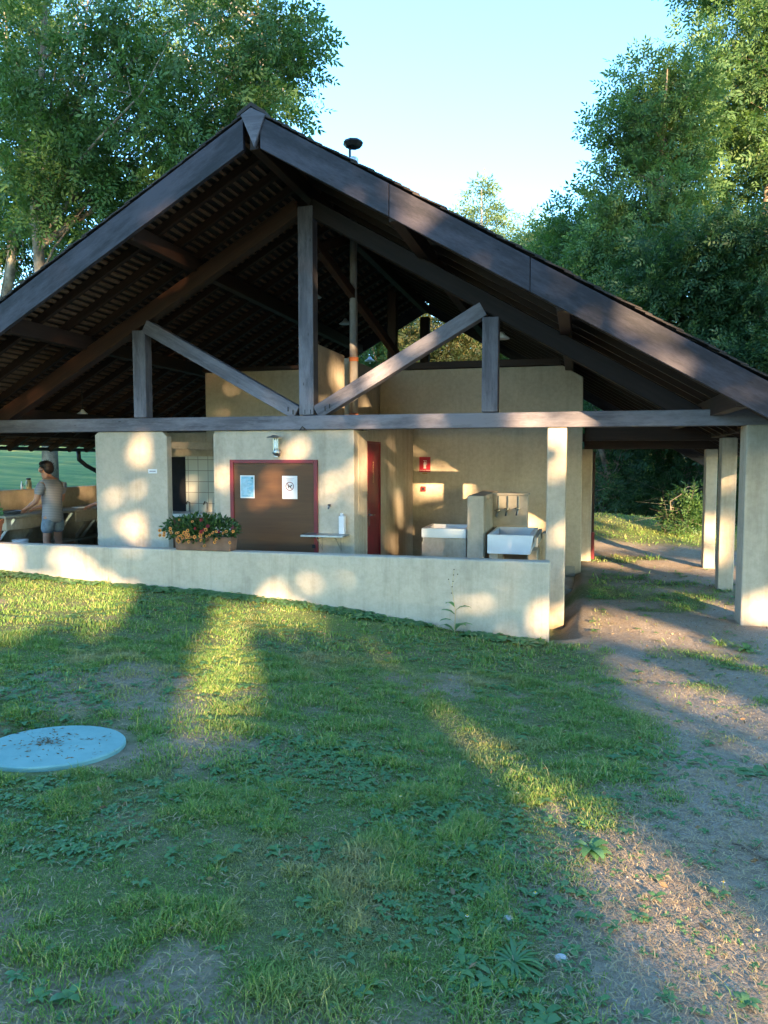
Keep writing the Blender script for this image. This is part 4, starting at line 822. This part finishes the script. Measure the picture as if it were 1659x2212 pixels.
for i, (px, D, py, rx, ry, lab) in enumerate(((1300, 24, 1010, 90, 85, 'dark low tree behind the covered passage, leftmost'), (1400, 26, 985, 100, 105, 'dark low tree behind the middle of the covered passage'), (1480, 23, 1020, 80, 80, 'dark low tree behind the sunlit shrub'), (1570, 25, 1000, 90, 100, 'dark low tree between the two far pillars'), (1660, 24, 1030, 90, 90, 'dark low tree right of the near right pillar'),
        (1240, 32, 880, 90, 110, 'dark thicket showing in the gap between wing and roof slope'), (1350, 34, 880, 110, 120, 'dark thicket behind the right roof slope'))):
    b = foot(px, D); tree('woodland_tree', lab, b, [blob(px, py, D, rx, ry), blob(px+20, py-70, D+1, rx*.8, ry*.8), blob(px-10, py+50, D-.5, rx, 50)], 46, 44, .30, L_DARK, None, .16, 'dark trees at the wood edge behind the passage', seed=60+i, clump=1.15, bmat=M_BARK2)
b = foot(1490, 17); tree('sunlit_shrub', 'bright green shrub on the bank beside the wood edge', b, [blob(1480, 1115, 17, 38, 36), blob(1500, 1080, 17, 18, 30)], 14, 26, .22, L_ASH, None, .03, None, seed=81, clump=.28, cat='shrub')
b = foot(1035, 60); tree('conical_tree', 'pale conical tree peeping over the right roof slope', b, [blob(1035, 425, 60, 22, 50), blob(1040, 500, 60, 48, 60), blob(1000, 490, 60, 24, 40), blob(1040, 620, 60, 60, 80)], 60, 42, .7, L_FAR, None, .3, None, seed=82, pairs=2, clump=1.1, limbs=False)
for i, (px, py, D, rx, ry, lab) in enumerate(((1145, 570, 52, 56, 85, 'yellowish hill tree just right of the conical tree'), (1190, 560, 44, 60, 80, 'grey-green hill tree below the feathery trees'), (1105, 575, 66, 55, 75, 'sunlit pale tree at the foot of the sky gap'), (1240, 560, 40, 60, 100, 'hill tree merging into the tall right trees'))):
    b = foot(px, D); tree('hill_tree', lab, b, [blob(px, py, D, rx, ry), blob(px, py+140, D, rx*1.4, ry*1.2)], 80, 55, .6, L_FAR if i != 3 else L_ASH2, None, .3, 'trees on the wooded hill behind the shelter', pairs=2, clump=1.3, seed=90+i, limbs=False)
for i, (px, D, py, rx, ry, mt, lab) in enumerate(((960, 24, 740, 75, 90, L_WARM, 'sunny yellow-brown tree framed by the rear gable opening'), (1060, 25, 760, 80, 90, L_ASH, 'green branchy tree framed by the right of the rear gable opening'), (865, 26, 770, 90, 100, L_WARM, 'dry looking tree behind the left of the rear gable opening'), (790, 25, 760, 80, 90, L_ASH, 'green tree glimpsed beside the flue through the rear gable'))):
    b = foot(px, D); tree('gable_view_tree', lab, b, [blob(px, py, D, rx, ry), blob(px, py+110, D, rx, ry)], 80, 60, .30, mt, None, .14, None, seed=110+i, clump=.9)
# ------------------------------------------------------------------ the wood behind the camera that shades the place
A_ = np.cross([0, 0, 1.], S); A_ /= np.linalg.norm(A_); B_ = np.cross(S, A_)
def ab(p): p = np.array(p); return float(p@A_), float(p@B_)
GAPS = []                                      # canopy openings cut where sun patches should land: centre (a,b), half sizes, how open
def gap(p, ra, rb, k=1.0, rot=0): a, b = ab(p); GAPS.append((a, b, ra, rb, k, rot))
for px, py, ra, rb, k in ((308, 975, .25, .27, .95), (288, 1140, .22, .20, 1), (270, 1060, .3, .22, .45), (330, 940, .2, .1, .3), (640, 972, .20, .18, .8), (480, 1040, .20, .38, .6), (600, 1060, .40, .30, .75), (725, 1060, .22, .25, .75), (700, 1170, .2, .12, .4),
        (850, 912, .9, .09, .7), (658, 870, .22, .22, .6), (658, 575, .14, .12, .8), (690, 860, .3, .2, .5), (1060, 755, .12, .08, .9), (380, 620, .45, .17, .6), (230, 715, .3, .14, .6), (50, 855, .4, .16, .55), (1240, 895, .2, .1, .5)):
    gap(on(px, py, y=0), ra, rb, k)
for px, py, ra, rb, k in ((5, 1200, .28, .25, 1), (150, 1205, .32, .22, .75), (250, 1195, .25, .18, .45), (660, 1265, .5, .14, .75), (740, 1275, .25, .14, .5), (600, 1215, .35, .1, .5), (1130, 1250, .36, .2, .6), (1165, 1330, .16, .22, 1), (1060, 1295, .35, .16, .6), (860, 1330, .2, .1, .3)):
    gap(on(px, py, y=-1.18), ra, rb, k)
for px, py, ra, rb, k in ((820, 375, .28, .09, .5), (945, 470, .28, .14, .75), (1010, 510, .22, .14, .8), (1210, 570, .20, .12, .9), (1385, 690, .22, .13, 1), (1430, 720, .25, .10, .6), (1620, 860, .2, .1, .5), (360, 430, .3, .08, .3), (170, 580, .3, .08, .3)):
    gap(on(px, py, y=-1.5), ra, rb, k)
xs = .68
for px, py, ra, rb, k in ((780, 1040, .35, .6, .55), (808, 1020, .2, .4, .5), (845, 1000, .25, .45, .7), (862, 1095, .22, .35, 1), (885, 1150, .2, .2, .8), (850, 1170, .25, .15, .7)):
    gap(on(px, py, x=xs), ra*.6, rb, k)
for px, py, ra, rb, k in ((960, 1040, .5, .30, .9), (1000, 1100, .35, .22, .7), (905, 965, .1, .12, 1), (1150, 1120, .2, .3, .9)): gap(on(px, py, y=3.65), ra, rb, k)
for px, py, ra, rb, k in ((1205, 1010, .16, .28, .7), (1212, 1230, .14, .3, .85), (1170, 1165, .16, .15, 1), (970, 1165, .3, .14, .6), (1028, 1110, .13, .2, .5)): gap(on(px, py, y=.5), ra, rb, k)
for px, py, y_, ra, rb, k in ((1573, 1150, 2.36, .17, .32, 1), (1573, 1010, 2.36, .17, .3, .5), (720, 820, .9, .3, .3, .6), (700, 870, .8, .3, .2, .7), (790, 880, 2.7, .25, .3, .8), (500, 850, 3.0, .25, .12, .6), (764, 700, 1.5, .22, .42, 1), (764, 800, 1.5, .2, .3, .7), (764, 880, 1.5, .2, .3, 1), (60, 1080, 1.5, .5, .25, .5), (190, 1075, 3.5, .25, .2, .6), (430, 1060, 3.0, .3, .25, .35)):
    gap(on(px, py, y=y_), ra, rb, k)
for px, py, z_, ra, rb, k in ((80, 1290, .35, 1.0, .2, 1), (200, 1300, .3, .7, .14, 1), (30, 1330, .35, .5, .1, .6), (490, 1420, .15, .36, .17, .85), (470, 1500, .2, .26, .11, 1), (560, 1320, .15, .7, .11, .85), (640, 1335, .1, .5, .10, .8), (820, 1425, .1, .35, .08, .55), (1260, 1500, -.02, .35, .08, .45),
        (1290, 1770, .13, .22, .08, .8), (1370, 1900, .16, .32, .10, 1), (1430, 1990, .18, .32, .08, 1), (1210, 1740, .15, .22, .05, .5), (1090, 1630, .1, .2, .05, .3), (1500, 1480, -.05, .32, .09, 1), (1570, 1530, 0, .35, .09, 1), (1640, 1620, .05, .3, .08, 1), (1300, 1345, -.1, .6, .05, .7), (1450, 1370, -.1, .5, .05, .6), (1220, 1365, -.1, .25, .05, .8),
        (1540, 1310, -.1, .5, .07, .95), (1350, 1215, -.1, 1.2, .05, .9), (1500, 1225, -.1, .8, .045, .8), (1330, 1175, 0, 1.2, .08, .7), (1450, 1150, .1, 1.0, .10, .8), (1390, 1130, .2, .8, .1, .6), (1090, 1370, -.15, .25, .05, .8), (1640, 2180, .2, .15, .04, .8), (120, 1450, .3, .6, .06, .25), (640, 1480, .2, .4, .06, .3)):
    gap(on(px, py, z=z_), ra*.8, .26 if (px > 1290 and py < 1400) else max(.13, rb*1.9), 1 if (px > 1290 and py < 1400) else min(1, k*1.15))
for px, py, D, ra, rb, k in ((60, 960, 50, 6, .5, .9), (150, 950, 60, 5, .4, .9), (100, 1000, 36, 2, .15, .6), (100, 480, 21, 1.2, 1.5, .6), (440, 90, 20, 1.5, 1, .5), (560, 250, 20, 1.2, .8, .6), (1395, 160, 25, .8, 1.5, .7), (1440, 300, 25, 1, 1.2, .6), (1490, 560, 22, 1.2, 1, .7), (1590, 500, 22, 1, .6, .6), (1480, 1110, 17, .6, .5, .9), (960, 740, 24, 2, 1.2, .8), (1400, 1160, 18, 1.6, .5, .9), (1330, 1120, 20, 1.5, .5, .7)):
    gap(at(px, py, D), ra, rb, k)
GA = np.array(GAPS)
def openness(a, b):                            # random extra gaps plus the listed ones
    zone = sstep(6.0, 9.5, b)                  # higher canopy thins out
    base = np.where(a > 2, .5, .6)*sstep(.52, .66, fbm(a, b, .55, 88))*zone
    base = np.maximum(base, .14*sstep(.60, .75, fbm(a, b, 1.3, 91)))
    base = np.maximum(base, sstep(-8.5, -10, a)*sstep(4.5, 6, b)*(.45+.5*sstep(.45, .6, fbm(a, b, .7, 93))))
    for ga, gb, ra, rb, k, _ in GA: d = ((a-ga)/ra)**2+((b-gb)/rb)**2; base = np.maximum(base, k*sstep(1.35, .75, d))
    return base
N = 125000; a = NR.uniform(-16, 15, N); b = NR.uniform(-3.2, 20, N)*1.0; top = 15+5*fbm(a, a*0, .3, 97)
ok = (b < top) & (NR.random(N) > openness(a, b)**.6); a, b = a[ok], b[ok]; n = len(a); s_ = NR.uniform(27, 36, n)
cen = a[:, None]*A_+b[:, None]*B_+s_[:, None]*S
nrm = NR.normal(0, .45, (n, 3))+S; nrm /= np.linalg.norm(nrm, axis=1, keepdims=True); u = np.cross(nrm, NR.normal(size=(n, 3))); u /= np.linalg.norm(u, axis=1, keepdims=True); v = np.cross(nrm, u); sz = NR.uniform(.12, .21, (n, 1))
tx_ = np.arange(-14.5, 15, 4.1); ti_ = np.abs(a[:, None]-tx_[None]+.8*(fbm(b, a, .4, 99)-.5)[:, None]).argmin(1)
for i, t in enumerate(tx_):
    k_ = ti_ == i; c0 = t*A_+31*S; zb = float(gz(c0[0], c0[1])) if c0[1] > -60 else .2; base = np.array([c0[0], c0[1], 0.]); e = empty('shade_tree', base)
    tag(e, 'tall leafy tree of the wood facing the shelter, unseen, crown gaps cut to place the dappled shade', 'tree', 'trees of the wood opposite the shelter')
    C_ = cen[k_]-base; U = u[k_]*sz[k_]; W_ = v[k_]*sz[k_]*.8
    V = np.stack([C_-U, C_-W_, C_+U, C_+W_], 1).reshape(-1, 3); fast('crown', V, np.arange(len(V)).reshape(-1, 4), L_DARK, e)
    MB().tube([(0, 0, -.5), (.2, .1, 8), (-.1, .2, 16), (0, 0, 24)], [.14, .11, .08, .03], 8).build('trunk', M_BARK2, e)
